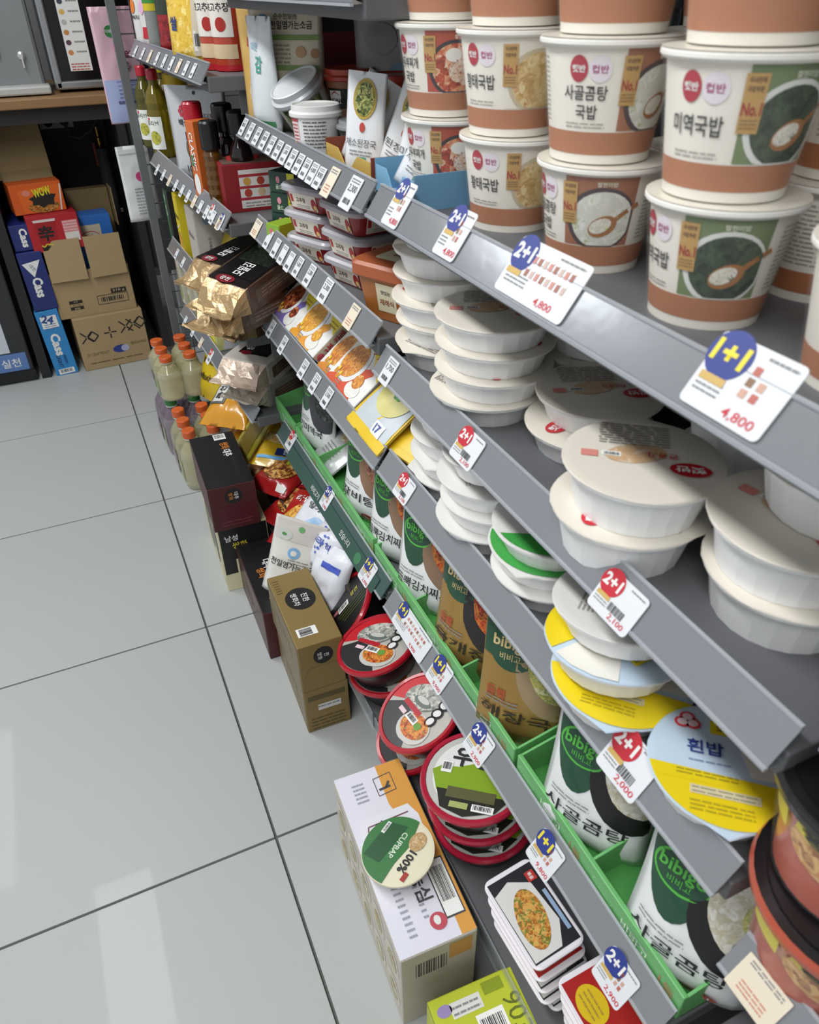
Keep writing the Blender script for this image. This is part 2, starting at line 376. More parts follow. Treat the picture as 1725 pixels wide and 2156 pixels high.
# ================================================================== soup cups
CREAM = m('#efe9dc', .42); CUPW = m('#f1eee6', .45); BROWN = m('#b4754f', .45); GOLD = m('#c39a55', .45)
SOUP = {
 'seaweed': dict(name='미역국밥', bg=m('#75875a', .45), rim=m('#e8e8e2', .4), soup=food(['#1d2a20', '#2c3d2c', '#46583c', '#1a241d'], 90), rice=1),
 'bone':    dict(name='사골곰탕', name2='국밥', bg=m('#a5694a', .45), rim=m('#4b3b3d', .4), soup=food(['#e4e2d8', '#d8d8ca', '#efeee8', '#b9c08a'], 70), rice=1),
 'pollack': dict(name='황태국밥', bg=m('#efe9dc', .45), rim=m('#cdbf9f', .4), soup=food(['#b78f45', '#d8b777', '#e8d6a0', '#c07a3a'], 70), rice=0),
 'tofu':    dict(name='순두부찌개', name2='국밥', bg=m('#b5482c', .45), rim=m('#33272a', .4), soup=food(['#8a2a16', '#c4502a', '#e0a070', '#f0e0cc'], 80), rice=0)}
_cm = {}
def cup_meshes(kind):
    if kind in _cm: return _cm[kind]
    k = SOUP[kind]; H = .09
    b = MB().lathe([(.040, 0), (.0415, .0), (.0418, .004), (.042, .006), (.0523, .083), (.0523, .0835)], CREAM, 40, cap1=False)
    rim = MB().lathe([(.0515, .0825), (.0555, .0825), (.0572, .0845), (.0572, .087), (.0555, .0885), (.052, .0888)], CUPW, 40, cap0=False, cap1=False)
    lid = MB().lathe([(.0570, .0886), (.05, .0893), (.03, .0897), (.001, .0899)], m('#d9d4c6', .3, bump=.15, bs=40), 40, cap0=False)
    p = Print(); fn = conef(.042, .006, .0523, .083); rm = .0472
    p.rect(0, .0155, 2*PI*rm*.999, .017, BROWN, 0, 48, 1)
    u0 = .050                                                       # picture
    p.rect(u0, .0535, .058, .057, k['bg'], 0, 14, 4)
    p.ell(u0+.002, .047, .0285, .027, k['rim'], 1, 28, 4, clip=(u0-.0285, .0245, u0+.0285, .082))
    p.ell(u0+.003, .047, .0255, .0238, k['soup'], 2, 28, 4, clip=(u0-.0265, .0255, u0+.0265, .082))
    if k['rice']:
        p.ell(u0+.004, .042, .0125, .0085, m('#a9713b', .4), 3, 18, 2, rot=25)
        p.stroke([(u0+.013, .047), (u0+.021, .0535), (u0+.032, .060)], .004, m('#a9713b', .4), 3)
        p.ell(u0+.002, .0425, .0095, .006, food(['#efe9db', '#d9d3bd', '#f6f2e8', '#5c6a48' if kind == 'seaweed' else '#cfd49a'], 220), 4, 14, 2, rot=25)
    elif kind == 'tofu':
        p.ell(u0+.0, .060, .0085, .0065, m('#f3efe6', .4), 3, 14, 2); p.ell(u0+.006, .045, .011, .011, food(['#d8a878', '#efe2cf', '#b0522e'], 240), 3, 14, 2)
        p.text('찰현미밥', u0+.008, .0765, .004, m('#f0ddd0', .5), 3)
    if kind == 'seaweed' or kind == 'bone': p.text('찰현미밥', u0+.004, .0765, .004, m('#dfe0c8', .5), 3)
    p.rect(.0255, .0605, .0125, .034, GOLD, 4, 4, 3)
    p.text('No.1', .0255, .0575, .0075, m('#a5261e', .5), 5, .03, w=.0112)
    p.text('국내판매', .0255, .074, .0034, m('#6b4a22', .5), 5, w=.009); p.text('국밥부문', .0255, .0690, .0034, m('#6b4a22', .5), 5, w=.009); p.lines(.0205, .0515, .010, 3, .0022, m('#8a6635', .5), 5)
    p.ell(-.0125, .0685, .0072, .0092, m('#b01e33', .45), 1, 22, 2); p.text('햇반', -.0125, .0685, .0052, WHITE, 2, .03, w=.0105)
    p.ell(.0035, .0685, .0085, .0092, m('#e8dfe4', .45), 1, 22, 2); p.text('컵반', .0035, .0685, .0056, m('#a8457a', .5), 2, .02, w=.0118)
    if 'name2' in k:
        p.text(k['name'], -.007, .0520, .0105, INK, 2, .012, w=.035); p.text(k['name2'], -.005, .0385, .0105, INK, 2, .012, w=.0175)
    else: p.text(k['name'], -.007, .0465, .0125, INK, 2, .012, w=.037)
    p.lines(-.023, .0305, .034, 2, .0026, m('#a9a49a', .5), 1)
    # small print round the back
    p.lines(-.085, .075, .04, 14, .0034, m('#a9a49a', .5), 1, .35, 5); p.lines(.088, .075, .03, 14, .0034, m('#a9a49a', .5), 1, .35, 6)
    mb = MB()
    for vs, fs, ma, L in p.it: mb.add([fn(u, v, .00025*(L+1)) for u, v in vs], fs, ma, True)
    w = MB().lathe([(.0435, .002), (.0545, .08), (.058, .0895)], FILM, 24, cap0=False, cap1=False)
    _cm[kind] = (b.mesh('body'), rim.mesh('rim'), lid.mesh('lid'), mb.mesh('label_print'), w.mesh('wrap')); return _cm[kind]
def cup(kind, x, y, z, turn, label, film=False, s=1.0):
    t = thing('soup_cup', label, 'cup', (x, y, z), FACE+rad(turn), 'soup cups on the upper shelf')
    for n, me in zip(('body', 'rim', 'lid', 'label_print', 'wrap'), cup_meshes(kind)):
        if n != 'wrap' or film: link(n, me, t)
    t.scale = (s, s, s); return t
CX = .440; CH_ = .0905
cols = [('tofu', .875, 'red tofu stew'), ('pollack', .728, 'pollack soup'), ('bone', .580, 'bone broth soup'), ('seaweed', .432, 'seaweed soup')]
turns = [(14, 12, 30), (28, 24, 30), (-6, 42, 40), (-8, 22, 20)]
pos = ('on the shelf board', 'stacked as second layer', 'in the topmost layer')
for c, (k, y, d) in enumerate(cols):
    for r in range(3):
        cup(k, CX+(.006 if r == 0 else 0), y, ZC+CH_*r, turns[c][r], 'cream %s cup %s, front row' % (d, pos[r]), film=True)
for c, (k, y, d) in enumerate(cols):
    for r in range(3):
        if c in (2, 3): cup(k, CX+.125, y-.0, ZC+CH_*r, 30+25*c, 'cream %s cup %s, behind the front row' % (d, pos[r]))
cup('bone', .455, .287, ZC, 160, 'cream soup cup cut by the right photo edge', film=True)

# ================================================================== rice bowls
BOWLW = m('#f4f4f3', .38, spec=.5); LIDC = m('#ddd6c8', .35, bump=.08, bs=50); LIDW = m('#dddbd6', .3, bump=.08, bs=50)
_bm = {}
def bowl_meshes(h, r, kind):
    key = (h, r, kind)
    if key in _bm: return _bm[key]
    b = MB().lathe([(r*.76, 0), (r*.795, 0), (r*.92, h-.0065)], BOWLW, 22, smooth=False, cap1=False)
    b.lathe([(r*.92, h-.0065), (r*.995, h-.0055), (r, h-.004), (r*.998, h-.0015)], BOWLW, 44, cap0=False, cap1=False)
    # lid film with a slightly ragged, flared edge and a pull tab
    rn = random.Random(int(h*1e4)+len(kind)); n = 44; rs = []
    lm = {'haet': LIDC, 'big': LIDC, 'green': LIDW, 'blue': m('#c3d6e6', .3, bump=.06, bs=50), 'white': LIDW}[kind]
    for q, (rr_, z) in enumerate(((r*1.012, h-.0022), (r*1.006, h-.0008), (r*.93, h-.0004), (r*.5, h-.0002))):
        ring = []
        for j in range(n):
            a = 2*PI*j/n; k = 1+(.012*rn.random() if q == 0 else 0); tab = max(0, 1-abs(a-1.5*PI)/.22) if q < 2 else 0
            ring.append(((rr_*k+.007*tab)*math.cos(a), (rr_*k+.007*tab)*math.sin(a), z-.0012*tab))
        rs.append(ring)
    l = MB().rings(rs, lm, True, cap0=False)
    p = Print()
    if kind in ('haet', 'big'):
        p.ell(.006, -.004, .026, .015, food(['#e9dcc6', '#c9a47c', '#d9b995'], 40, 'n'), 0, 20, 2, rot=20)
        p.ell(-.037, .014, .0165, .0105, m('#c11d2c', .35), 1, 24, 2); p.text('햇반', -.037, .014, .0095, WHITE, 2, .03, w=.024)
        p.text('큰공기' if kind == 'big' else '작은공기', -.016, -.004, .008, m('#c8433f', .4), 2, .015, w=.024)
        p.rect(.044, .002, .014, .010, m('#d88a80', .4), 1)
        p.lines(-.022, -.018, .060, 9, .0042, m('#8f8a83', .5), 1, .42, 4); p.barcode(.026, .0, .016, .007, 1)
    elif kind == 'green':
        pts = [(r*.98*math.cos(a), r*.98*math.sin(a)) for a in [rad(x) for x in range(196, 325, 8)]]
        p.poly(pts, m('#3f9d45', .35), 1); p.ell(.0, -.02, .022, .009, food(['#d9cdaa', '#b9ad84', '#6a8a4a'], 120), 2, 18, 2, rot=-8)
        p.text('오곡밥', -.01, .0, .008, m('#3b3b3a', .4), 2, .02); p.rect(-.03, .012, .016, .01, m('#d98c82', .4), 1); p.lines(-.035, .038, .06, 7, .0042, m('#a6a199', .5), 1, .38, 5)
    elif kind == 'blue':
        pts = [(r*1.005*math.cos(a), r*1.005*math.sin(a)) for a in [rad(x) for x in range(190, 352, 6)]]
        Y = m('#e8cf1e', .35, bump=.1, bs=60); p.poly(pts, Y, 1); p.poly([(r*math.cos(rad(a)), r*math.sin(rad(a))) for a in (352, 10, 30, 48)]+[(.012, .02), (.02, -.01)], m('#e9e6dc', .35), 1)
        p.poly([(-r*.96, -.012), (.02, -.014), (.02, -.024), (-r*.9, -.024)], Y, 2)
        for dx, dy in ((-.0045, 0), (.0045, 0), (0, .0065)): p.ell(-.030+dx, .036+dy, .0068, .0060, m('#d8424a', .35), 2, 16, 1); 
        for dx, dy in ((-.0045, 0), (.0045, 0), (0, .0065)): p.ell(-.030+dx, .036+dy, .0044, .0038, m('#e9c9cf', .35), 3, 16, 1)
        p.rect(.003, .036, .028, .0145, Y, 2); p.text('오뚜기', .004, .036, .0085, INK, 3, .02, w=.020)
        p.text('흰밥', -.016, .012, .0145, m('#2c3f86', .4), 3, .02, w=.030); p.lines(-.03, -.002, .035, 1, .004, m('#7f8fb0', .5), 2)
        p.rect(-.002, -.032, .055, .0085, m('#d9cfa8', .4), 3); p.lines(-.028, -.0295, .052, 2, .004, m('#a09a80', .5), 4); p.lines(-.04, -.014, .05, 2, .0036, m('#a39222', .5), 3, .4, 8); p.lines(-.03, -.042, .05, 3, .004, m('#b5a220', .5), 3, .4, 9)
    else: p.lines(-.035, .038, .06, 9, .0042, m('#a6a199', .5), 1, .38, 6)
    mb = MB()
    for vs, fs, ma, L in p.it: mb.add([(u, v, h-.0001+.0003*(L+1)) for u, v in vs], fs, ma, True)
    _bm[key] = (b.mesh('body'), l.mesh('lid_film'), mb.mesh('lid_print')); return _bm[key]
def bowl(kind, c, z, turn, label, h=.030, r=.0675, tilt=None, grp='white rice bowls'):
    rot = (0, 0, rad(turn)) if not tilt else tilted(rad(turn), tilt[0], tilt[1])
    t = thing('rice_bowl', label, 'bowl', (c[0], c[1], z), rot, grp)
    for n, me in zip(('body', 'lid_film', 'lid_print'), bowl_meshes(h, r, kind)): link(n, me, t)
    return t
def from_left(px, py, z, r):         # bowl centre from the pixel of its leftmost rim point
    a = P(px, py, z); return (a.x+r*.915, a.y-r*.403)
def layer(i, n): return 'lowest' if i == 0 else ('topmost' if i == n-1 else ('second', 'third', 'fourth', 'fifth', 'sixth')[i-1]+' from below')
SB, LB, LR = .0302, .045, .066
rn = random.Random(5)
def stack(kinds, c, z, pitch, label, h, r, turns=None, jit=.002):
    n = len(kinds)
    for i, k in enumerate(kinds):
        cc = (c[0]+rn.uniform(-jit, jit), c[1]+rn.uniform(-jit, jit))
        bowl(k, cc, z+pitch*i, (turns[i] if turns else rn.uniform(0, 360)), '%s, %s of its stack' % (label, layer(i, n)), h, r)
# --- shelf under the cups
stack(['haet']*6, from_left(833, 708, ZR+.03, .0675), ZR, SB, 'small white bowl, stack beside brown paste tub', SB, .0675, jit=.0035)
cB = from_left(912, 655, ZR+.118, .0675)
stack(['haet']*4, cB, ZR, SB, 'small white bowl, stack under the long price card', SB, .0675, [200, 80, 140, 150], jit=.0035)
stack(['haet']*5, (cB[0]+.135, cB[1]-.02), ZR, SB, 'small white bowl behind the front stacks', SB, .0675)
cC = P(1265, 815, ZR+.062)
bowl('haet', from_left(1108, 885, ZR+.03, .0675), ZR, 20, 'small white rice bowl half covered by the bowl on top of it', SB)
bowl('haet', (cC.x, cC.y), ZR+SB, 158, 'small white rice bowl resting crooked on the bowl below, logo upside down', SB)
cD = P(1355, 962, ZR+2*LB)
bowl('big', (cD.x-.004, cD.y+.004), ZR, 30, 'large white rice bowl under the one with the big red logo', LB, LR)
bowl('big', (cD.x, cD.y), ZR+LB, 142, 'large white rice bowl with big red logo turned upside down', LB, LR)
cE = from_left(1466, 1185, ZR+LB, LR); cE = (cE[0]+.006, cE[1]-.006)
bowl('big', cE, ZR, 20, 'large white rice bowl, lowest of the stack at the right edge', LB, LR)
cE2 = from_left(1476, 1085, ZR+2*LB, LR); cE2 = (cE2[0]+.006, cE2[1]-.006)
bowl('big', cE2, ZR+LB, 100, 'large white rice bowl, middle of the stack at the right edge', LB, LR)
bowl('big', (cE2[0]+.033, cE2[1]-.004), ZR+2*LB+.004, 60, 'large white rice bowl sitting tilted on top at the right edge', LB, LR, tilt=(100, -4))
stack(['big']*2, (cD.x+.15, cD.y+.02), ZR, LB, 'large white rice bowl in the dark back row', LB, LR)
# --- shelf below
stack(['white']*5, from_left(867, 978, ZS+.03, .0675), ZS, SB, 'white bowl, stack beside the yellow sachets', SB, .0675, jit=.003)
cG = from_left(925, 1075, ZS+.03, .0675)
stack(['white']*3, cG, ZS, SB, 'white bowl, stack left of the green lids', SB, .0675, jit=.003)
bowl('white', (cG[0]+.004, cG[1]-.006), ZS+3*SB+.006, 10, 'white rice bowl tilted on top of the stack left of the green lids', SB, tilt=(200, 8))
cHh = from_left(1036, 1185, ZS+.03, .0675)
bowl('white', cHh, ZS, 30, 'white rice bowl under the two green lidded bowls', SB)
bowl('green', (cHh[0]-.003, cHh[1]+.004), ZS+SB, -60, 'white rice bowl with green lid edge facing the front', SB)
bowl('green', (cHh[0]-.002, cHh[1]+.0), ZS+2*SB, -20, 'white rice bowl with green lid edge, on top of its pair', SB)
cI = P(1312, 1415, ZS+.03)
bowl('blue', (cI.x, cI.y), ZS, -48, 'rice bowl with blue and yellow lid under two tilted bowls', SB)
bowl('blue', (cI.x-.002, cI.y+.014), ZS+SB+.005, -175, 'rice bowl with yellow lid edge, middle of the tilted pile', SB, tilt=(150, 6))
bowl('white', (cI.x+.008, cI.y+.02), ZS+2*SB+.012, 40, 'plain white rice bowl on top of the yellow lidded bowls', SB, tilt=(160, 7))
cJ = P(1528, 1608, ZS+.034)
bowl('blue', (cJ.x, cJ.y), ZS, FACE*57.3+50, 'rice bowl with blue and yellow lid standing alone', .034, .0625)
stack(['white']*4, (cHh[0]+.14, cHh[1]-.03), ZS, SB, 'white bowl, back row of the lower shelf', SB, .0675)
# ================================================================== price cards on the rails
ORD = ('first', 'second', 'third', 'fourth', 'fifth', 'sixth', 'seventh', 'eighth', 'ninth', 'tenth', 'eleventh', 'twelfth')
RAILS = {'n': ((.335, .5), FACE), 'm': ((.335, 1.1), FACE), 'f': ((.293, 1.55), fz), '0': ((.335, 0), FACE)}
SL = math.atan2(.0205, .029)
def on_rail(unit, zd, px, py):
    (ox, oy), rz = RAILS[unit]
    A = Vector((math.cos(rz), math.sin(rz), 0)); I = Vector((-math.sin(rz), math.cos(rz), 0))
    S = (I*.0205+Vector((0, 0, .029))).normalized(); N = A.cross(S)       # N points out of the rail
    if N.dot(I) > 0: N = -N
    O = Vector((ox, oy, zd-.0085)); d = ray(px, py); C = Vector((0, 0, CAMH))
    t = N.dot(O-C)/N.dot(d); q = C+d*t
    rot = (Matrix.Rotation(rz, 3, 'Z') @ Matrix.Rotation(-SL, 3, 'X')).to_euler()
    return q+N*.0016, rot
PAPER = m('#dee0e3', .35, spec=.5); PCREAM = m('#e2d6c0', .45)
PRED = m('#c9303c', .5); PBLUE = m('#2b3a86', .45); PYEL = m('#e8d43a', .45)
def card(unit, zd, px, py, kind, label, txt='', w=.028, h=.036, deal='', group='price cards', roll=0, cream=False):
    q, rot = on_rail(unit, zd, px, py)
    t = thing('price_card', label, 'price card', q, rot, group)
    pts = rrect(w/2, h/2, .004 if kind != 'plain' else .001, 3)
    MB().rings([[(x, .0004, y) for x, y in pts], [(x, -.0004, y) for x, y in pts]], PCREAM if cream else PAPER, False).build('card', t)
    p = Print(); r = random.Random(int(px))
    if kind == 'plain':
        p.lines(-w*.38, h*.42, w*.76, 2, h*.08, GREYINK, 1, .5, int(px))
        if txt: p.text(txt, 0, h*.12, h*.24, INK, 1, .0, w=w*.72)
        if not cream: p.barcode(0, -h*.28, w*.7, h*.26, 0, card=False, seed=int(px))
        else: p.lines(-w*.3, -h*.1, w*.6, 3, h*.1, m('#c98a72', .5), 1, .4, int(py))
    else:
        red = kind == 'red'
        dr = min(w, h)*.34; dc = m('#c02a38', .45) if red else PBLUE
        p.ell(-w/2+dr*.85, h/2-dr*.75, dr, dr*.95, dc, 1, 24, 1)
        p.text(deal, -w/2+dr*.85, h/2-dr*.7, dr*.85, PYEL if deal == '1+1' else WHITE, 2, .04, w=dr*1.55)
        p.rect(-w/2+dr*.8, h/2-dr*1.75, dr*1.2, dr*.3, m('#c9a860', .5), 2)
        p.lines(-w*.44, -h*.12, w*.32, 3, h*.07, GREYINK, 1, .4, int(px))
        if txt: p.text(txt, w*.20, -h*.37, h*.15, PRED, 1, .01, w=min(w*.5, h*.5))
        if kind == 'long':
            for row in range(2):
                for c in range(8): p.rect(-w*.18+w*.075*c-row*w*.02, h*.22-row*h*.24, w*.045, h*.14, m(('#c98a80', '#a06a5c', '#c9b0a4')[(c+row) % 3], .5), 1); p.rect(-w*.18+w*.075*c-row*w*.02, h*.29-row*h*.24, w*.045, h*.03, m('#efe9e0', .5), 2)
        elif red: p.barcode(w*.1, -h*.2, w*.45, h*.3, 0, card=False, seed=int(px))
        else:
            for row in range(3):
                for c in range(2 if row else 1): p.rect(w*.08+w*.13*c, h*.22-h*.15*row, w*.08, h*.11, m(('#b8685c', '#8a6a50', '#c9a08c')[(c+row) % 3], .5), 1)
        p.lines(w*.1, h*.42, w*.34, 1, h*.07, GREYINK, 1, .5, 3)
    p.build('card_print', t, lambda u, v, hh: (u, -.0004-hh, v), .0002); return t
# near unit
card('n', ZC, 843, 432, 'blue', 'blue two plus one price card nearest the blue sachet box', '4,800', .040, .052, '2+1')
card('n', ZC, 960, 494, 'blue', 'blue two plus one price card under the pollack soup cups', '4,800', .044, .050, '2+1')
card('n', ZC, 1142, 588, 'long', 'long price card with rows of small cup pictures', '4,800', .102, .050, '2+1')
card('n', ZC, 1562, 812, 'blue', 'price card with a yellow one plus one on blue', '4,800', .066, .050, '1+1')
card('n', ZR, 820, 783, 'plain', 'white tag reading 1,700 between curry boxes and rice bowls', '1,700', .028, .036)
card('n', ZR, 986, 945, 'red', 'red two plus one card on the rail above the white bowl stacks', '2,100', .046, .037, '2+1')
card('n', ZR, 1303, 1268, 'red', 'red two plus one card on the rail above the yellow lidded bowls', '2,100', .050, .038, '2+1')
card('n', ZS, 853, 1030, 'red', 'small red two plus one card above the kimchi stew pouches', '2,100', .042, .034, '2+1')
card('n', ZS, 1325, 1607, 'red', 'large red two plus one card beside the yellow lidded bowl', '2,000', .052, .048, '2+1')
card('n', ZG, 868, 1330, 'long', 'slanting price card reading 9,900 with pictures', '9,900', .108, .042, '1+1')
card('n', ZG, 927, 1420, 'blue', 'one plus one price card right after the 9,900 card', '9,900', .046, .044, '1+1')
card('n', ZG, 1010, 1568, 'blue', 'two plus one price card above the green lidded noodle bowl', '2,900', .046, .044, '2+1')
card('n', ZG, 1150, 1800, 'blue', 'one plus one price card above the white noodle trays', '9,800', .044, .044, '1+1')
card('n', ZG, 1298, 2058, 'blue', 'two plus one price card above the red lidded tray', '2,900', .044, .044, '2+1')
card('0', .642, 1598, 2088, 'plain', 'blank cream price tag at the bottom right corner', '', .042, .034, cream=True)
# middle unit
prices = ['800', '4,500', '2,400', '800', '1,200', '900', '1,300', '1,300', '800', '1,000', '4,000', '900']
for k, pr in enumerate(prices):
    f = k/(len(prices)-1); card('m', MC, 514+f*160, 268+f*108, 'plain', 'white %s price tag, %s from the left below the sachet boxes' % (pr, ORD[k]), pr, .0265, .030)
card('m', MC, 697, 385, 'plain', 'cream price tag standing proud on the sachet shelf rail', '', .030, .040, cream=True)
card('m', MC, 741, 408, 'plain', 'nearly blank white tag at the right end of the sachet shelf rail', '2,300', .036, .042)
card('m', MR, 541, 482, 'plain', 'cream price tag at the left end of the red tub shelf', '', .040, .034, cream=True)
for k, (x, y) in enumerate(((566, 505), (582, 523), (597, 537), (611, 552))):
    card('m', MR, x, y, 'plain', 'plain white price tag below the green boxes, %s of four' % ('first', 'second', 'third', 'last')[k], '', .026, .034)
card('m', MR, 629, 563, 'plain', 'white 4,300 tag under the farther red tub stack', '4,300', .024, .034)
card('m', MR, 653, 581, 'plain', 'white 2,200 tag under the nearer red tub stack', '2,200', .026, .036)
card('m', MR, 687, 613, 'plain', 'white 2,300 tag just left of the cream tag', '2,300', .030, .038)
card('m', MR, 742, 668, 'plain', 'cream price tag below the brown paste tub', '', .028, .036, cream=True)
for k, (x, y, pr) in enumerate(((572, 693, '1,500'), (597, 727, '2,500'), (640, 778, '2,500'), (664, 808, '2,500'), (690, 838, '2,500'))):
    card('m', MS, x, y, 'plain', 'white price tag reading %s on the curry box rail, %s from the left' % (pr, ('first', 'second', 'third', 'fourth', 'fifth')[k]), pr, .026, .036)
card('m', MG, 614, 928, 'red', 'small white promotion card at the left end of the dark green rail', '', .034, .040, '2+1')
card('m', MG, 690, 1050, 'blue', 'blue two plus one card in the middle of the dark green rail', '2,900', .036, .042, '2+1')
card('m', MG, 776, 1205, 'blue', 'one plus one price card at the right end of the dark green rail', '2,900', .040, .044, '1+1')
t_ = Print()
q, rot = on_rail('m', MG, 690, 1075)
gt = thing('rail_strip', 'dark green paper strip with white lettering in the tray shelf rail', 'strip', q, rot)
MB().box((0, 0, 0), (.50, .0006, .030), m('#2f4f45', .4)).build('strip', gt)
p = Print(); p.text('비비고가', -.07, 0, .012, WHITE, 1, .0); p.text('있습니다', .10, 0, .012, WHITE, 1, .0); p.ell(.165, 0, .012, .011, m('#3f7a52', .4), 1, 16, 1); p.build('strip_print', gt, lambda u, v, hh: (u, -.0003-hh, v), .0002)
# far unit
def far_cards(zd, a, b, n, where):
    for k in range(n):
        f = k/(n-1); card('f', zd, a[0]+(b[0]-a[0])*f, a[1]+(b[1]-a[1])*f, 'plain', 'tiny %s price tag, %s from the left %s' % ('cream' if k % 4 == 2 else 'white', ORD[k], where), '', .024, .028, cream=(k % 4 == 2))
far_cards(FA, (286, 109), (408, 150), 9, 'on the corn pouch rail')
far_cards(FB, (332, 358), (462, 470), 11, 'on the oil bottle rail')
far_cards(FC, (373, 535), (440, 624), 6, 'on the seaweed pack rail')
far_cards(FD, (391, 676), (424, 722), 3, 'on the lowest far rail')
card('f', FD, 443, 752, 'red', 'small red and white card on the lowest far rail', '', .030, .040, '2+1')
card('f', FD, 466, 780, 'plain', 'white tag reading nothing legible, right part of the lowest far rail', '', .026, .034)
card('f', FD, 497, 828, 'plain', 'white tag near the right end of the lowest far rail', '', .026, .034)
card('f', FB, 446, 447, 'red', 'red two plus one card on the oil bottle rail', '', .022, .032, '2+1')
card('f', FB, 466, 468, 'blue', 'blue two plus one card on the oil bottle rail end', '', .024, .032, '2+1')

# ================================================================== green trays with soup pouches
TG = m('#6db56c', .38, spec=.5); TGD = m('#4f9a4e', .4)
def tray(y0, y1, divs, label, z=ZG):
    L = y0-y1; t = thing('display_tray', label, 'tray', (.3605, y0, z), FACE, 'green display trays')
    D = .27; W = .003; b = .004
    MB().box((L/2, W/2, .023), (L-b, .006, .045), TG, .0012).build('front_wall', t)
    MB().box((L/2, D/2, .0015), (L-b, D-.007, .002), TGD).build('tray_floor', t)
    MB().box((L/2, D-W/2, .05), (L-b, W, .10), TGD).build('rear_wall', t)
    for x in [b/2+W/2, L-b/2-W/2]+[y0-d for d in divs]:
        s = MB(); s.add([(x-W/2, .003, 0), (x-W/2, D-.003, 0), (x-W/2, D-.003, .10), (x-W/2, .003, .044), (x+W/2, .003, 0), (x+W/2, D-.003, 0), (x+W/2, D-.003, .10), (x+W/2, .003, .044)],
              [(0, 1, 2, 3), (7, 6, 5, 4), (0, 4, 5, 1), (3, 2, 6, 7), (0, 3, 7, 4), (1, 5, 6, 2)], TG); s.build('divider' if 0 < x < L-.01 and x > .01 else 'side_wall', t)
    k = int(L/.157+.5)
    for i in range(k):
        p = Print(); x = .025+.157*i; p.ell(x, .024, .018, .011, m('#8fcf92', .4), 0, 20, 1); p.ell(x, .024, .0165, .0095, TG, 1, 20, 1); p.text('bibigo', x, .024, .006, m('#9ad89c', .4), 2, .0, w=.022)
        p.text('비비고', x+.055, .022, .015, m('#d8efd4', .4), 1, .01); p.text('1등', x+.105, .022, .016, m('#a9875c', .4), 1, .02)
        p.build('tray_print', t, lambda u, v, h: (u, -.0015-h, v+.003), .0002)
tray(1.585, 1.432, [], 'short green tray at the left end with the seaweed soup pouch', MG)
tray(1.426, .974, [1.285, 1.136], 'long green display tray behind the dark green rail', MG)
tray(.970, .496, [.809, .651], 'green display tray holding the kimchi stew and golden pouches', ZG)
tray(.492, .182, [.337], 'green display tray nearest the camera with white broth pouches', ZG)

def pouch(name, label, cat, loc, rot, w, h, d, body, design, group=None, seed=0, wob=.0025, topseal=.02, back=None, round_=.0):
    t = thing(name, label, cat, loc, rot, group)
    def fn(u, v, hh, side=1):
        s = max(-1, min(1, u/(w/2))); k = max(0, min(1, v/h))
        B = (1-k**1.7)*(.55+.45*min(1, k/.12)) if k > 0 else .55
        bulge = d/2*(max(0, 1-abs(s)**2.6))**.7*B
        cr = wob*noise.noise(Vector((u*28+seed, v*28, side*3.1+seed)))*(1-abs(s)**4)+wob*.5*noise.noise(Vector((u*70, v*55+seed, side)))*(1-abs(s)**4)*min(1, k*6)
        squeeze = 1-.035*math.sin(PI*k)*d/.05
        return (u*squeeze, -side*(bulge+max(cr, -bulge*.7))-side*hh*1.0, v*(1-.0*k))
    NU, NV = 14, 18
    f = MB(); f.grid(lambda a, b: fn((a-.5)*w, b*h, 0), NU, NV, body); 
    f.grid(lambda a, b: fn((.5-a)*w, b*h, 0, -1), NU, NV, back or body)
    fr = [fn((i/NU-.5)*w, 0, 0) for i in range(NU+1)]; bk = [fn((i/NU-.5)*w, 0, 0, -1) for i in range(NU+1)]
    f.add(fr+bk, [(i, NU+1+i, NU+2+i, i+1) for i in range(NU)], body)
    f.build('pouch_body', t, weld=True)
    p = Print(); design(p, w, h); p.build('pouch_print', t, lambda u, v, hh: fn(u, v, hh+.0006), .0005)
    return t
FOIL = m('#e9ebea', .3, bump=.12, bs=45, coat=.25)
DG = m('#1f4a33', .35, coat=.3); LG = m('#57b847', .4)
def gr(p, cx, cy, w, h, ma, L=0, n=8, k=8): return p.rect(cx, cy, w, h, ma, L, n, k)
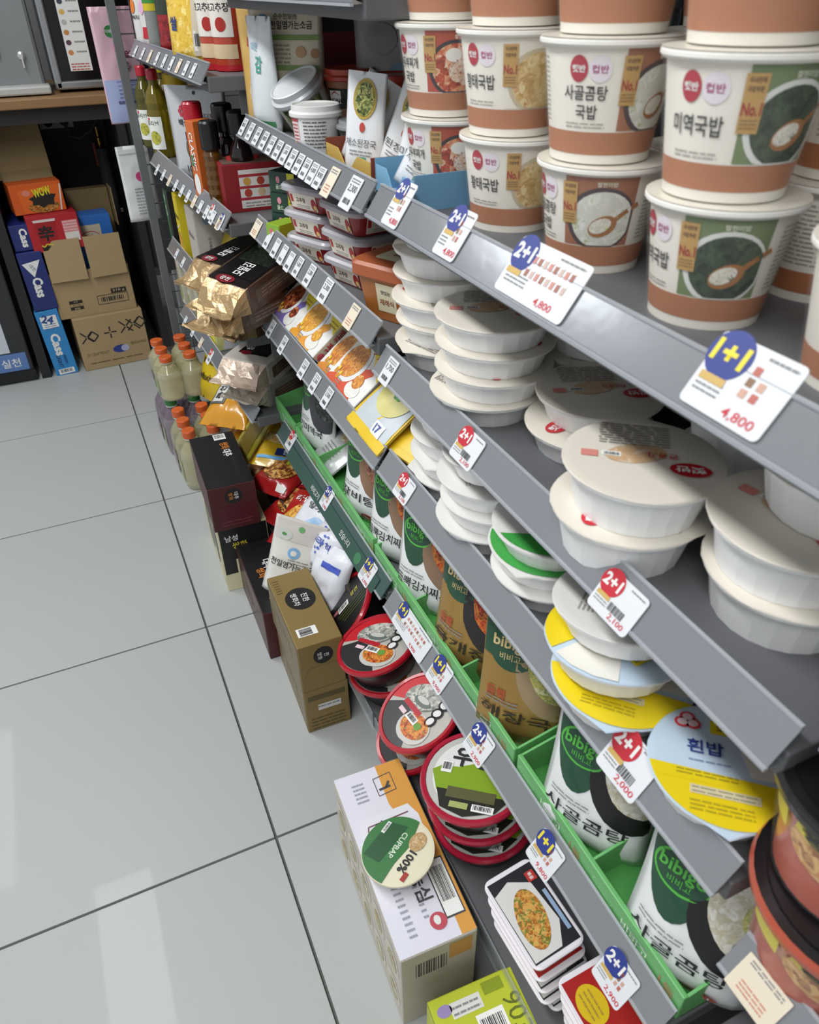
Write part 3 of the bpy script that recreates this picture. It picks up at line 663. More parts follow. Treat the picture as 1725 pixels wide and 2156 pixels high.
def soup_design(name, pic, bowlc, tone='white', dark_top=.62, name_h=.017, num=False):
    def D(p, w, h):
        if tone == 'gold':
            gr(p, 0, h*.80, w*.97, h*.36, DG, 0, 12, 8); gr(p, 0, h*.30, w*.97, h*.62, m('#b08d4f', .28, metal=.55, bump=.1, bs=40), 0, 12, 12); gr(p, 0, h*.06, w*.97, h*.10, m('#6e6a2c', .4), 1, 12, 3)
            p.ell(-w*.16, h*.70, w*.27, h*.15, DG, 1, 24, 4)
            p.text('bibigo', -w*.18, h*.725, .020, m('#d9c48a', .4), 2, .02, w=w*.42); p.text('비비고', -w*.18, h*.645, .010, m('#d9c48a', .4), 2, .0)
        else:
            p.ell(-w*.20, h*.80, w*.27, h*.42, DG, 0, 28, 6, clip=(-w*.48, h*.36, w*.5, h*.985))
            p.ell(-w*.20, h*.66, w*.235, h*.115, LG, 1, 26, 3); p.ell(-w*.20, h*.66, w*.215, h*.10, DG, 2, 26, 3)
            p.text('bibigo', -w*.20, h*.675, .019, LG, 3, .02, w=w*.38); p.text('비비고', -w*.20, h*.61, .009, LG, 3, .0)
        p.ell(w*.30, h*.55, w*.38, h*.30, bowlc, 1, 30, 6, clip=(-w*.1, h*.25, w*.485, h*.93), rot=25)
        p.ell(w*.36, h*.64, w*.33, h*.26, pic, 3, 30, 6, clip=(-w*.06, h*.36, w*.485, h*.94), rot=25)
        if tone == 'white' and pic == BONE: p.ell(w*.36, h*.66, w*.10, h*.10, GREENS, 5, 16, 3)
        p.text(name, -w*.04, h*.235, name_h, INK if tone != 'gold' else m('#2c2416', .4), 4, .012, w=w*.80); p.lines(-w*.4, h*.335, w*.4, 2, .005, GREYINK, 3)
        if tone == 'gold': p.text('듬뿍', -w*.28, h*.37, .015, m('#b0432a', .4), 4, .01)
        if num: p.ell(w*.2, h*.07, w*.13, h*.035, m('#b04a30', .4), 3, 18, 2); p.text('No.1', w*.2, h*.07, .008, WHITE, 4)
        p.lines(-w*.42, h*.13, w*.3, 2, .006, m('#8aa08a', .5), 3)
    return D
KIM = food(['#8a1f12', '#c9481f', '#e58a3a', '#7a1a10'], 70); STEW = food(['#3a1d12', '#7a3b1f', '#a8602f', '#c9a05a'], 75); BONE = food(['#e9e4d6', '#d8d2bf', '#c9c09f', '#f2efe6'], 60)
SEA = food(['#0e130f', '#1d261d', '#343f30', '#59605a'], 90); GREENS = food(['#b9b04a', '#d9cf7a', '#8a9a3a', '#e9e0b0'], 80); RIBS = food(['#4a2014', '#8a4a30', '#c08a6a', '#5a2a1a'], 70)
def soup(px, py, zt, turn, label, design, w=.135, h=.205, d=.05, body=FOIL, lean=-9, x=.395, seed=1, dx=0):
    c = PX(px, py, x-.02)
    return pouch('soup_pouch', label, 'pouch', (x+dx, c.y, zt+.004), (Matrix.Rotation(FACE+rad(turn), 3, 'Z') @ Matrix.Rotation(rad(lean), 3, 'X')).to_euler(), w, h, d, body, design, 'soup pouches in the green trays', seed)
soup(640, 850, MG, 12, 'white pouch of black seaweed soup at the left end of the trays', soup_design('고기미역국', SEA, m('#3a3b3f', .4)), seed=1)
soup(745, 1010, MG, 22, 'white rib soup pouch with a round red mark', soup_design('갈비탕', RIBS, m('#8a6a52', .4), num=True), w=.125, seed=2)
soup(806, 1085, MG, 26, 'white kimchi stew pouch, left one of the pair', soup_design('듬뿍김치찌개', KIM, m('#8a6f58', .4)), w=.125, seed=3)
soup(878, 1180, ZG, 30, 'white kimchi stew pouch, right one of the pair', soup_design('듬뿍김치찌개', KIM, m('#8a6f58', .4)), w=.132, seed=4)
soup(965, 1310, ZG, 26, 'golden pouch of red beef soup', soup_design('육개장', KIM, m('#2a2524', .4), 'gold'), body=m('#8a7444', .28, metal=.5, bump=.15, bs=40), seed=5, d=.06)
soup(1072, 1470, ZG, 42, 'golden pouch of pale hangover soup', soup_design('해장국', GREENS, m('#a08a68', .4), 'gold'), w=.125, body=m('#b3935a', .28, metal=.5, bump=.15, bs=40), seed=6)
soup(1228, 1680, ZG, 30, 'white bone broth pouch with black bowl, farther one', soup_design('사골곰탕', BONE, m('#1d1b1c', .4)), seed=7, d=.06)
soup(1432, 1960, ZG, 26, 'white bone broth pouch nearest the camera', soup_design('사골곰탕', BONE, m('#1d1b1c', .4), num=True), seed=8, d=.065)
# a flat pouch lying in the long tray
def flat_design(p, w, h): p.ell(0, h*.6, w*.3, h*.2, food(['#d9cba0', '#a8935a', '#e9e2cc'], 60), 1, 20, 4); p.lines(-w*.3, h*.3, w*.5, 4, .008, GREYINK, 1)
c = P(700, 945, MG+.03)
pouch('soup_pouch', 'silver pouch lying slumped in the long green tray', 'pouch', (.372, 1.30, MG+.012), (Matrix.Rotation(FACE, 3, 'Z') @ Matrix.Rotation(rad(-58), 3, 'X')).to_euler(), .115, .17, .02, m('#c9cccb', .25, metal=.3, bump=.2, bs=30), flat_design, 'soup pouches in the green trays', 9)
# ================================================================== generic packaging
def carton(name, label, cat, loc, rot, w, d, h, ma, faces=None, group=None, bev=.0015, lid=None, extra=None):
    """box standing on its base centre; faces: {'top'|'front'|'left'|'right'|'back': fn(Print, fw, fh)} drawn with the origin mid-face"""
    t = thing(name, label, cat, loc, rot, group)
    MB().box((0, 0, h/2), (w, d, h), ma, bev).build('box_body', t)
    for f, fn in (faces or {}).items():
        p = Print()
        if f == 'top': fn(p, w, d); p.build('top_print', t, top(h))
        elif f == 'front': fn(p, w, h); p.build('front_print', t, frontf(d, h/2))
        elif f == 'back': fn(p, w, h); p.build('back_print', t, backf(d, h/2))
        elif f == 'left': fn(p, d, h); p.build('side_print', t, leftf(w, h/2))
        elif f == 'right': fn(p, d, h); p.build('side_print', t, rightf(w, h/2))
    return t
def base_col(col, L=0): return lambda p, w, h: p.rect(0, 0, w*.985, h*.985, m(col), L)
def pillow(name, label, cat, loc, rot, w, h, th, ma, design, group=None, seed=0, wob=.006, crimp=.012, back=None):
    """filled film bag lying on its back, centre at loc, long side along local y"""
    t = thing(name, label, cat, loc, rot, group)
    def fn(u, v, hh, side=1):
        s = max(-1, min(1, u/(w/2))); k = max(-1, min(1, v/(h/2)))
        e = min(1, (1-abs(k))*h/2/crimp/2.2)
        z = th/2*(max(0, 1-abs(s)**2.4))**.55*(max(0, 1-abs(k)**3))**.6*min(1, e)
        cr = wob*noise.noise(Vector((u*22+seed*3.3, v*22, side+seed)))+wob*.6*noise.noise(Vector((u*60, v*60+seed, side*2)))
        z += max(cr, -z*.6)*(1-abs(s)**6)
        return (u*(1-.06*e*(1-k*k)), v, side*(z+hh)+ (0 if side > 0 else 0))
    N, M_ = 16, 18
    b = MB(); b.grid(lambda a, c: fn((a-.5)*w, (c-.5)*h, 0), N, M_, ma); b.grid(lambda a, c: fn((.5-a)*w, (c-.5)*h, 0, -1), N, M_, back or ma)
    b.build('bag', t, weld=True)
    p = Print(); design(p, w, h); p.build('bag_print', t, lambda u, v, hh: fn(u, v, hh+.0008), .0006)
    return t
def eul(rz, rx=0, ry=0, pre=None):
    M = Matrix.Rotation(rz, 3, 'Z') @ Matrix.Rotation(rad(rx), 3, 'X') @ Matrix.Rotation(rad(ry), 3, 'Y')
    return M.to_euler()

# ================================================================== middle unit: curry boxes
def curry_face(panel, stew, sub):
    def D(p, w, l):
        p.rect(0, 0, w*.985, l*.985, m('#e9e7e2', .4), 0, 1, 1)
        p.poly([(-w*.30, l*.49), (w*.49, l*.49), (w*.49, -l*.02), (w*.38, l*.06), (w*.28, l*.05), (w*.14, l*.20), (-w*.06, l*.36)], m('#e8d221', .4), 1)
        p.poly([(-w*.49, -l*.49), (w*.30, -l*.49), (w*.12, -l*.28), (w*.34, l*.02), (w*.26, l*.10), (w*.02, -l*.05), (-w*.3, -l*.30), (-w*.49, -l*.42)], panel, 1)
        p.ell(-w*.17, -l*.02, w*.29, l*.37, m('#e2e2e0', .4), 2, 28, 2, rot=-30, clip=(-w*.49, -l*.49, w*.49, l*.49))
        p.ell(-w*.20, -l*.01, w*.24, l*.31, stew, 3, 28, 2, rot=-30, clip=(-w*.49, -l*.49, w*.49, l*.49))
        p.ell(w*.20, -l*.34, w*.17, l*.13, food(['#efeee8', '#dedcd2', '#f8f7f3'], 300), 2, 18, 2); p.ell(w*.19, -l*.20, w*.11, l*.12, stew, 3, 18, 2)
        p.text(sub, w*.22, l*.30, l*.13, m('#b5322a', .4), 3, .02, w=w*.42); p.lines(w*.22, l*.16, w*.24, 2, .007, m('#a8862a', .5), 2)
        for q in (0, 1): p.rect(-w*.36+q*w*.10, -l*.30-q*l*.05, w*.08, l*.09, m('#c98a20', .4), 4); p.rect(-w*.34+q*w*.10, -l*.24-q*l*.05, w*.055, l*.055, m('#e8c43a', .4), 5)
        p.lines(-w*.22, -l*.36, w*.12, 3, .006, GREYINK, 4)
    return D
def spine(txt):
    def D(p, w, h):
        p.rect(0, 0, w*.98, h*.96, m('#b9ad98', .45), 0); p.rect(w*.36, 0, w*.24, h*.96, m('#d8c528', .45), 1)
        p.ell(-w*.40, 0, .008, .007, m('#c04a55', .4), 1, 12, 1); p.text(txt, -w*.06, 0, h*.62, m('#a8322f', .4), 1, .03, w=w*.46); p.ell(w*.28, 0, w*.08, h*.3, m('#d8b98a', .4), 2, 14, 1)
    return D
def lying_box(label, y0, y1, panel, stew, sub, L=.112, th=.022, lift=0, xo=0, ang=39, name='curry_box'):
    w = y0-y1; t = thing(name, label, 'box', (.3585+xo, (y0+y1)/2, MS+.002+lift), eul(FACE, ang), 'instant curry boxes')
    MB().box((0, L/2, -th/2), (w, L, th), m('#d9d6cf', .45), .0008).build('box_body', t)
    p = Print(); curry_face(panel, stew, sub)(p, w, L); p.build('front_print', t, lambda u, v, h: (u, L/2+v, h))
    p = Print(); spine('3분 '+sub)(p, L, th); p.build('spine_print', t, lambda u, v, h: (w/2+h, L/2+u, -th/2+v))
CUR = food(['#d9932a', '#e8b445', '#c97a1c', '#f0cf7a'], 90); JJ = food(['#2a1410', '#6a2a1a', '#a8502a', '#c98a5a'], 90); HOT = food(['#c9762a', '#e0a03a', '#b5541f', '#f0c06a'], 90)
lying_box('purple instant sauce box with black bean stew picture', 1.514, 1.388, m('#7a68b0', .4), JJ, '짜장', lift=.016)
lying_box('orange instant curry box half hidden under the yellow one', 1.232, 1.10, m('#d8862a', .4), HOT, '카레', lift=.008, xo=.004)
lying_box('yellow instant curry box with orange curry picture', 1.383, 1.238, m('#e09a32', .4), CUR, '카레', lift=.020)
lying_box('red instant curry box nearest the soup sachets', 1.168, 1.030, m('#d2502a', .4), HOT, '카레', lift=.016)
def sachet(name, label, px, py, w, h, ma, design, rz, rx, ry=0, z=0, group=None, th=.012, seed=1):
    pass
def soup_sachet(p, w, h):
    p.rect(0, 0, w*.97, h*.97, m('#e6c22c', .35), 0, 8, 8); p.rect(w*.03, h*.03, w*.86, h*.82, m('#c3cbd0', .35), 1, 8, 8)
    p.ell(w*.04, h*.10, w*.36, h*.30, m('#cfc77a', .3), 3, 26, 4); p.ell(w*.04, h*.08, w*.04, h*.07, m('#3f8a35', .4), 5, 10, 2); p.ell(w*.10, h*.04, w*.05, h*.025, m('#5aa84a', .4), 5, 10, 2)
    p.rect(w*.22, -h*.32, w*.22, h*.14, m('#e9ecf2', .4), 3, 2, 2); p.text('17', w*.22, -h*.32, h*.09, m('#4a5aa0', .4), 5, .02)
pillow('soup_sachet', 'yellow and grey sachet of pale corn soup with a green leaf', 'sachet', (.402, .955, MS+.052), eul(FACE, 36), .135, .15, .016, m('#d9b62a', .35, coat=.3), soup_sachet, 'soup sachets', 3, .0022)
def red_sachet(p, w, h): p.rect(0, 0, w*.97, h*.97, m('#e6c22c', .35), 0, 6, 6); p.rect(0, h*.1, w*.7, h*.5, m('#8a3a20', .35), 1, 6, 6)
for k in range(3):
    pillow('soup_sachet', 'yellow and brown sachet behind the corn soup, %s' % ('leaning lowest', 'middle of three', 'leaning highest')[k], 'sachet', (.425+.012*k, .885-.012*k, MS+.034+.006*k), eul(FACE+.2, 20), .10, .13, .012, m('#d9b62a', .35, coat=.3), red_sachet, 'soup sachets', 5+k, .002)
carton('curry_pack', 'yellow and red curry pack standing behind the curry boxes', 'box', (.62, .97, MS), FACE+.6, .14, .03, .06, m('#d8c42a', .4), {'front': lambda p, w, h: (p.rect(0, 0, w*.97, h*.9, m('#d9c52c', .4), 0), p.text('카레', 0, 0, h*.6, m('#b5322a', .4), 1, .03))})

# ================================================================== middle unit: tubs
_tub = None
def paste_tub(x, y, z, turn, label, dark):
    global _tub
    t = thing('paste_tub', label, 'tub', (x, y, z), FACE+rad(turn), 'red pepper paste tubs')
    if not _tub:
        RB = m('#8e1f20', .3, coat=.3)
        b = MB().rr([(.046, .043, .016, 0), (.048, .045, .018, .001), (.056, .053, .02, .033)], RB)
        cl = m('#c9ccd2', .2, alpha=.62, spec=.6)
        l = MB().rr([(.059, .056, .022, .029), (.0605, .0575, .022, .030), (.0605, .0575, .022, .036), (.057, .054, .02, .0395), (.054, .051, .02, .0385)], cl, cap0=False)
        def mk(f, w, dd):
            p = Print(); p.rect(0, .016, .066, .024, m('#e4dccb', .4), 0, 6, 1); p.text('고추장', -.006, .018, .008, m('#5a2a20', .4), 1, .02); p.ell(.026, .014, .007, .010, m('#a8281f', .4), 1, 12, 1); p.ell(.028, .010, .004, .004, m('#e0c070', .4), 2, 10, 1); p.rect(-.028, .019, .006, .012, m('#b5322a', .4), 1); p.lines(-.02, .010, .035, 2, .003, GREYINK, 1)
            mb = MB()
            for vs, fs, ma, L in p.it: mb.add([f(u, v, .0003*(L+1)) for u, v in vs], fs, ma)
            return mb.mesh('label')
        _tub = (b.mesh('tub'), l.mesh('lid'), mk(lambda u, v, h: (u, -.0455-.008*v/.033-h, v), 0, 0), mk(lambda u, v, h: (.0485+.008*v/.033+h, u, v), 0, 0))
    for n, me in zip(('tub', 'lid', 'label', 'label'), _tub): link(n, me, t)
for k in range(3): paste_tub(.418, 1.262+.004*k, MR+.0395*k, 22, 'red paste tub with grey lid, farther stack, %s' % ('bottom', 'middle', 'top')[k], 0)
for k in range(3): paste_tub(.432, 1.118+.004*(k-1), MR+.0395*k, 16-3*k, 'red paste tub with grey lid, nearer stack, %s' % ('bottom', 'middle', 'top')[k], 1)
dj = thing('bean_paste_tub', 'brown bean paste tub with an orange brown lid', 'tub', (.414, .957, MR), FACE+.45)
MB().rr([(.036, .034, .012, 0), (.038, .036, .013, .001), (.047, .045, .016, .062)], m('#a9672f', .4, coat=.2)).build('tub', dj)
MB().rr([(.052, .05, .018, .060), (.053, .051, .018, .062), (.053, .051, .018, .076), (.049, .047, .017, .080)], m('#a85a34', .35), cap0=True).build('lid', dj)
p = Print(); p.rect(.004, .034, .034, .04, m('#ddd3b4', .45), 0, 4, 1); p.text('재래식', .004, .028, .009, m('#8a4a26', .4), 1, .02); p.text('맛있는', .004, .042, .006, m('#3a3a40', .4), 1); p.build('label', dj, lambda u, v, h: (u+.006, -.036-.0095*v/.062-h, v))
p = Print(); p.poly(rrect(.032, .024, .008, 3), m('#ddd3b4', .45), 0); p.rect(.01, .012, .03, .007, m('#a8322a', .4), 1); p.text('재래식된장', .004, -.002, .008, m('#a0602f', .4), 1, .02); p.build('lid_label', dj, lambda u, v, h: (u+.005, v, .080+h))
# dark bag behind
def leaf_design(p, w, h): p.ell(0, 0, w*.3, h*.25, food(['#1a2018', '#38452f', '#6f7d55'], 50), 0, 20, 5)
pouch('seaweed_bag', 'dark bag of dried greens at the back behind the red tubs', 'bag', (.56, 1.02, MR), FACE+.5, .17, .17, .05, m('#1e2220', .35), leaf_design, seed=4)
# small seasoning boxes
def broth_front(p, w, h):
    p.rect(-w*.14, 0, w*.70, h*.95, m('#1f4031', .4), 0); p.rect(w*.35, 0, w*.28, h*.95, m('#d8cf2a', .4), 0); p.ell(-w*.14, h*.12, .005, .006, m('#d88a9a', .4), 1, 12, 1); p.text('골드', -w*.12, -h*.22, h*.22, m('#cfe0c0', .4), 1, .02)
    p.lines(w*.26, h*.1, w*.16, 2, .006, m('#6a6a20'), 1)
for k in range(3): carton('seasoning_box', 'dark green seasoning box with a yellow end stripe, %s of its stack' % ('bottom', 'middle', 'top')[k], 'box', (.435, 1.462-.004*k, MR+.0365*k), FACE+.55, .062, .115, .036, m('#233c30', .4), {'front': broth_front, 'right': lambda p, w, h: (p.rect(0, 0, w*.96, h*.94, m('#233c30', .4), 0), p.lines(-w*.35, h*.3, w*.7, 4, .006, m('#5d7a68', .5), 1))}, 'seasoning boxes')
carton('seasoning_box', 'small lime green box standing beside the dark green stack', 'box', (.374, 1.402, MR), FACE+.45, .036, .05, .03, m('#8fae2c', .4), {'right': base_col('#c9c22a'), 'front': lambda p, w, h: (p.rect(0, 0, w*.95, h*.93, m('#86b036', .4), 0), p.ell(-.004, .002, .005, .006, m('#d86a7a', .4), 1, 12, 1))}, 'seasoning boxes')

# ================================================================== middle unit: top shelf with salt, cups, sachets
PBEIGE = m('#d8ccb4', .4, bump=.1, bs=40, coat=.15)
def salt_back(p, w, h):
    CB = m('#4f8fc0', .4); p.ell(-w*.29, h*.79, w*.075, h*.05, CB, 1, 16, 2); p.ell(-w*.28, h*.79, w*.038, h*.026, PBEIGE, 2, 14, 2)
    p.text('2025.06.20A', w*.14, h*.92, .008, m('#5a5a5a', .5), 2, .0, w=w*.42); p.text('순수천일염', w*.02, h*.825, .009, m('#6a6a5a', .5), 2); p.text('천일염가는소금', w*.10, h*.765, .012, INK, 2, .01, w=w*.56)
    for yy in (.68, .47): gr(p, 0, h*yy, w*.92, h*.035, m('#7d9a52', .45), 1, 8, 2)
    p.lines(-w*.42, h*.63, w*.5, 5, .006, m('#9a917c', .5), 1, .4, 2); p.ell(w*.22, h*.58, w*.07, h*.04, m('#c09468', .4), 1, 14, 2); p.ell(w*.40, h*.57, w*.05, h*.035, m('#b0835a', .4), 1, 14, 2)
    for yy in (.38, .26, .14): p.ell(-w*.34, h*yy, w*.05, h*.03, m('#d07a4a', .4), 1, 12, 2); p.lines(-w*.2, h*yy, w*.5, 2, .008, m('#9a917c', .5), 1)
pouch('salt_pouch', 'beige sea salt pouch standing with printed back panel showing', 'pouch', (.425, 1.44, MC), FACE+rad(48), .135, .205, .04, PBEIGE, salt_back, 'salt pouches', 11, .0015)
pouch('salt_pouch', 'white glossy pouch squeezed left of the beige salt pouch', 'pouch', (.383, 1.455, MC), FACE+rad(14), .085, .17, .04, m('#d3d8da', .25, bump=.15, bs=30, coat=.3), lambda p, w, h: (p.text('감', w*.1, h*.6, .025, m('#3f9a8a', .4), 1), p.text('미원', -w*.1, h*.75, .012, m('#7fa8b8', .4), 1), gr(p, 0, h*.08, w*.9, h*.05, m('#5a9a6a', .4), 0)), 'salt pouches', 12)
pouch('vegetable_pouch', 'orange edged pouch with vegetable picture at the shelf corner', 'pouch', (.40, 1.497, MC), FACE+rad(30), .12, .185, .03, m('#c9a35a', .35), lambda p, w, h: (p.ell(w*.1, h*.3, w*.4, h*.24, food(['#4a5a2a', '#8a9a5a', '#d9cdb0', '#b0402a'], 60), 0, 22, 5), p.text('다시다', -w*.05, h*.7, .02, m('#a83a2a', .4), 1, .02)), 'salt pouches', 13)
pouch('salt_pouch', 'grey salt pouch in the dark at the back of the shelf', 'pouch', (.585, 1.33, MC), FACE+rad(52), .16, .19, .04, m('#9a9896', .4, bump=.1), lambda p, w, h: (p.ell(0, h*.45, w*.12, h*.10, m('#7090a8', .4), 1, 18, 2), p.ell(w*.01, h*.44, w*.06, h*.05, m('#9a9896', .4), 2, 16, 2), p.text('청정원', w*.04, h*.27, .012, INK, 2, .01), p.ell(-w*.2, h*.72, w*.18, h*.12, m('#8a8c86', .4), 1, 18, 3)), 'salt pouches', 14)
REDLID = m('#b5402c', .35, coat=.2)
def lidcup(px, py, x, r, h, z, body, lid, label, name='sauce_cup', txt='', tilt=None, rz=.7, cat='cup'):
    c = PX(px, py, x); t = thing(name, label, cat, (x, c.y, z), (0, 0, FACE+rz) if not tilt else tilted(FACE+rz, *tilt), 'small cups on the salt shelf')
    MB().lathe([(r*.80, 0), (r*.84, .001), (r*.97, h*.80)], body, 28).build('cup', t)
    MB().lathe([(r*1.02, h*.78), (r*1.05, h*.80), (r*1.05, h*.86), (r*.96, h*.90), (r*.95, h), (r*.9, h*1.01), (r*.85, h*.985)], lid, 28).build('lid', t)
    p = Print()
    if txt == 'sauce': p.rect(0, h*.45, r*1.0, h*.4, m('#1c1c1e', .4), 0, 6, 2); p.rect(-r*.15, h*.48, r*.5, h*.25, WHITE, 1, 4, 2); p.poly([(-r*.35, h*.52), (-r*.15, h*.60), (r*.05, h*.52)], m('#c02a2a', .4), 2); p.text('NONO', -r*.1, h*.41, h*.09, INK, 2, .02)
    elif txt == 'white': p.rect(-r*.3, h*.5, r*.45, h*.5, m('#e8d0cc', .4), 0, 4, 2); p.rect(-r*.3, h*.74, r*.5, h*.06, m('#b04a50', .4), 1, 4, 1); p.lines(-r*.45, h*.66, r*.35, 6, h*.07, m('#b04a50', .5), 1); p.lines(r*.15, h*.72, r*.9, 8, h*.07, m('#6a6a6a', .5), 1)
    elif txt == 'veg': p.rect(r*.3, h*.45, r*1.6, h*.6, food(['#2a3a20', '#6a7d45', '#c9c79a'], 60), 0, 10, 3); p.rect(-r*.8, h*.1, r*.4, h*.18, m('#c83a28', .4), 1, 3, 1)
    p.build('cup_print', t, conef(r*.84, .001, r*.97, h*.80)); return t
SAUCE = m('#9a6a48', .4); WPLAST = m('#e9e9e6', .35)
lidcup(622, 190, .475, .044, .075, MC+.022, SAUCE, REDLID, 'sauce cup with orange red lid behind the tilted white cup', txt='sauce')
lidcup(738, 190, .505, .044, .075, MC+.022, SAUCE, REDLID, 'sauce cup with dark red lid in the middle of the back row', txt='sauce')
lidcup(832, 190, .53, .044, .075, MC+.022, SAUCE, REDLID, 'sauce cup with dark red lid beside the soup cups', txt='sauce')
for k, (px, x, w_) in enumerate(((622, .475, 0), (738, .505, 1), (832, .53, 2))):
    c = PX(px, 190, x); tag(MB().rr([(.045, .045, .006, 0), (.045, .045, .006, .0212)], m('#3a3032', .6), 3).build('riser_block', loc=(x, c.y, MC), rot=(0, 0, FACE+.7)), 'dark low block under the %s red lidded sauce cup' % ('left', 'middle', 'right')[k], 'block', 'blocks under the sauce cups')
lidcup(668, 275, .388, .038, .068, MC, WPLAST, m('#dededa', .3), 'white lidded plastic cup with red and grey print', txt='white', rz=.5)
lidcup(672, 290, .452, .046, .085, MC+.006, m('#dcd9d0', .3), m('#c9ccce', .3), 'white cup leaning over with a herb picture', txt='veg', tilt=(105, -30), rz=.9)
lidcup(775, 230, .45, .046, .05, MC, m('#3a3a36', .4), m('#8d8f90', .3), 'dark cup with grey lid behind the sachets', txt='')
# sachets in display boxes
def block_box(y0, y1, label, c1, c2, h=.03):
    L = y0-y1; t = thing('sachet_box', label, 'box', (.372, (y0+y1)/2, MC), FACE)
    d = .075
    MB().box((0, d/2, .001), (L, d, .002), c1).build('box_floor', t); MB().box((0, d, h*.7), (L, .0015, h*1.4), m('#b0a592', .6)).build('rear_wall', t)
    s = MB(); n = 12
    pts = [(-L/2, 0), (L/2, 0), (L/2, h), (L*.22, h), (L*.14, h*.7), (L*.05, h*.3), (-L*.05, h*.28), (-L*.14, h*.7), (-L*.22, h), (-L/2, h)]
    s.add([(x, 0, z) for x, z in pts]+[(x, .0015, z) for x, z in pts], [list(range(10)), list(range(10, 20))[::-1]]+[(i, 10+i, 10+(i+1) % 10, (i+1) % 10) for i in range(10)], c1); s.build('front_wall', t)
    for sx in (-1, 1): MB().box((sx*L/2, d/2, h*.6), (.0015, d, h*1.2), c2).build('side_wall', t)
    return t
block_box(1.115, .945, 'yellow and brown display box of soup sachets', m('#c9a755', .5), m('#8a4632', .5))
block_box(.93, .815, 'light blue display box of soup sachets', m('#7fb2d2', .5), m('#6fa2c4', .5), .032)
GRE = food(['#2a3318', '#6a7534', '#c9c87a', '#1a2010'], 130)
def stick(nm):
    def D(p, w, h):
        p.ell(0, h*.74, w*.30, h*.20, m('#b59a42', .35), 1, 22, 4); p.ell(0, h*.74, w*.24, h*.17, GRE, 2, 22, 4); p.ell(0, h*.46, w*.07, h*.05, m('#c04a3c', .4), 1, 14, 2); p.text(nm, -w*.02, h*.30, .010, m('#3a3a3a', .4), 2, .0, w=w*.8); p.rect(w*.05, h*.13, w*.22, h*.06, m('#5fa08a', .4), 1); p.lines(-w*.3, h*.22, w*.6, 2, .004, GREYINK, 1)
    return D
WSACH = m('#e6e8ea', .3, bump=.08, bs=40, coat=.2)
for k, (x, y, rz, ry, nm, lab) in enumerate(((.405, 1.085, 35, 24, '육개장', 'white soup sachet leaning right at the left of the yellow box'), (.395, 1.035, 40, 4, '채소된장국', 'white soup sachet standing upright in the yellow box'), (.425, 1.0, 35, 22, '된장국', 'white soup sachet leaning right behind the upright one'),
        (.405, .895, 40, 28, '사골미역국', 'white soup sachet leaning right in the light blue box'), (.42, .93, 35, 14, '미역국', 'white soup sachet at the left of the blue box'))):
    pouch('soup_stick', lab, 'sachet', (x, y, MC+.003), (Matrix.Rotation(FACE+rad(rz), 3, 'Z') @ Matrix.Rotation(rad(-6), 3, 'X') @ Matrix.Rotation(rad(ry), 3, 'Y')).to_euler(), .058, .118, .018, WSACH, stick(nm), 'white soup sachets', 20+k, .0012)
# ================================================================== noodle bowls on the base shelf
def noodle_bowl(label, c, z, r, h, rimc, body, lid, design, turn, tilt=None, name='noodle_bowl', grp='noodle bowls on the base shelf'):
    rot = (0, 0, rad(turn)) if not tilt else tilted(rad(turn), *tilt)
    t = thing(name, label, 'noodle bowl', (c[0], c[1], z), rot, grp)
    MB().lathe([(r*.70, 0), (r*.74, .001), (r*.93, h*.82)], body, 36, cap1=False).build('bowl', t)
    MB().lathe([(r*.93, h*.80), (r*.98, h*.82), (r*1.0, h*.86), (r*1.0, h*.93), (r*.97, h), (r*.90, h*.99), (r*.88, h*.94)], rimc, 44, cap0=False, cap1=False).build('rim', t)
    MB().lathe([(r*.885, h*.945), (r*.5, h*.95), (.001, h*.95)], lid, 40, cap0=False).build('lid', t)
    p = Print(); design(p, r); p.build('lid_print', t, top(h*.952), .0005); return t
NRED = m('#b5192a', .3, coat=.4); NBLK = m('#17181a', .35, coat=.3); RAM = food(['#8a1f10', '#d0601f', '#e8a040', '#b03a18', '#7a9a3a'], 110)
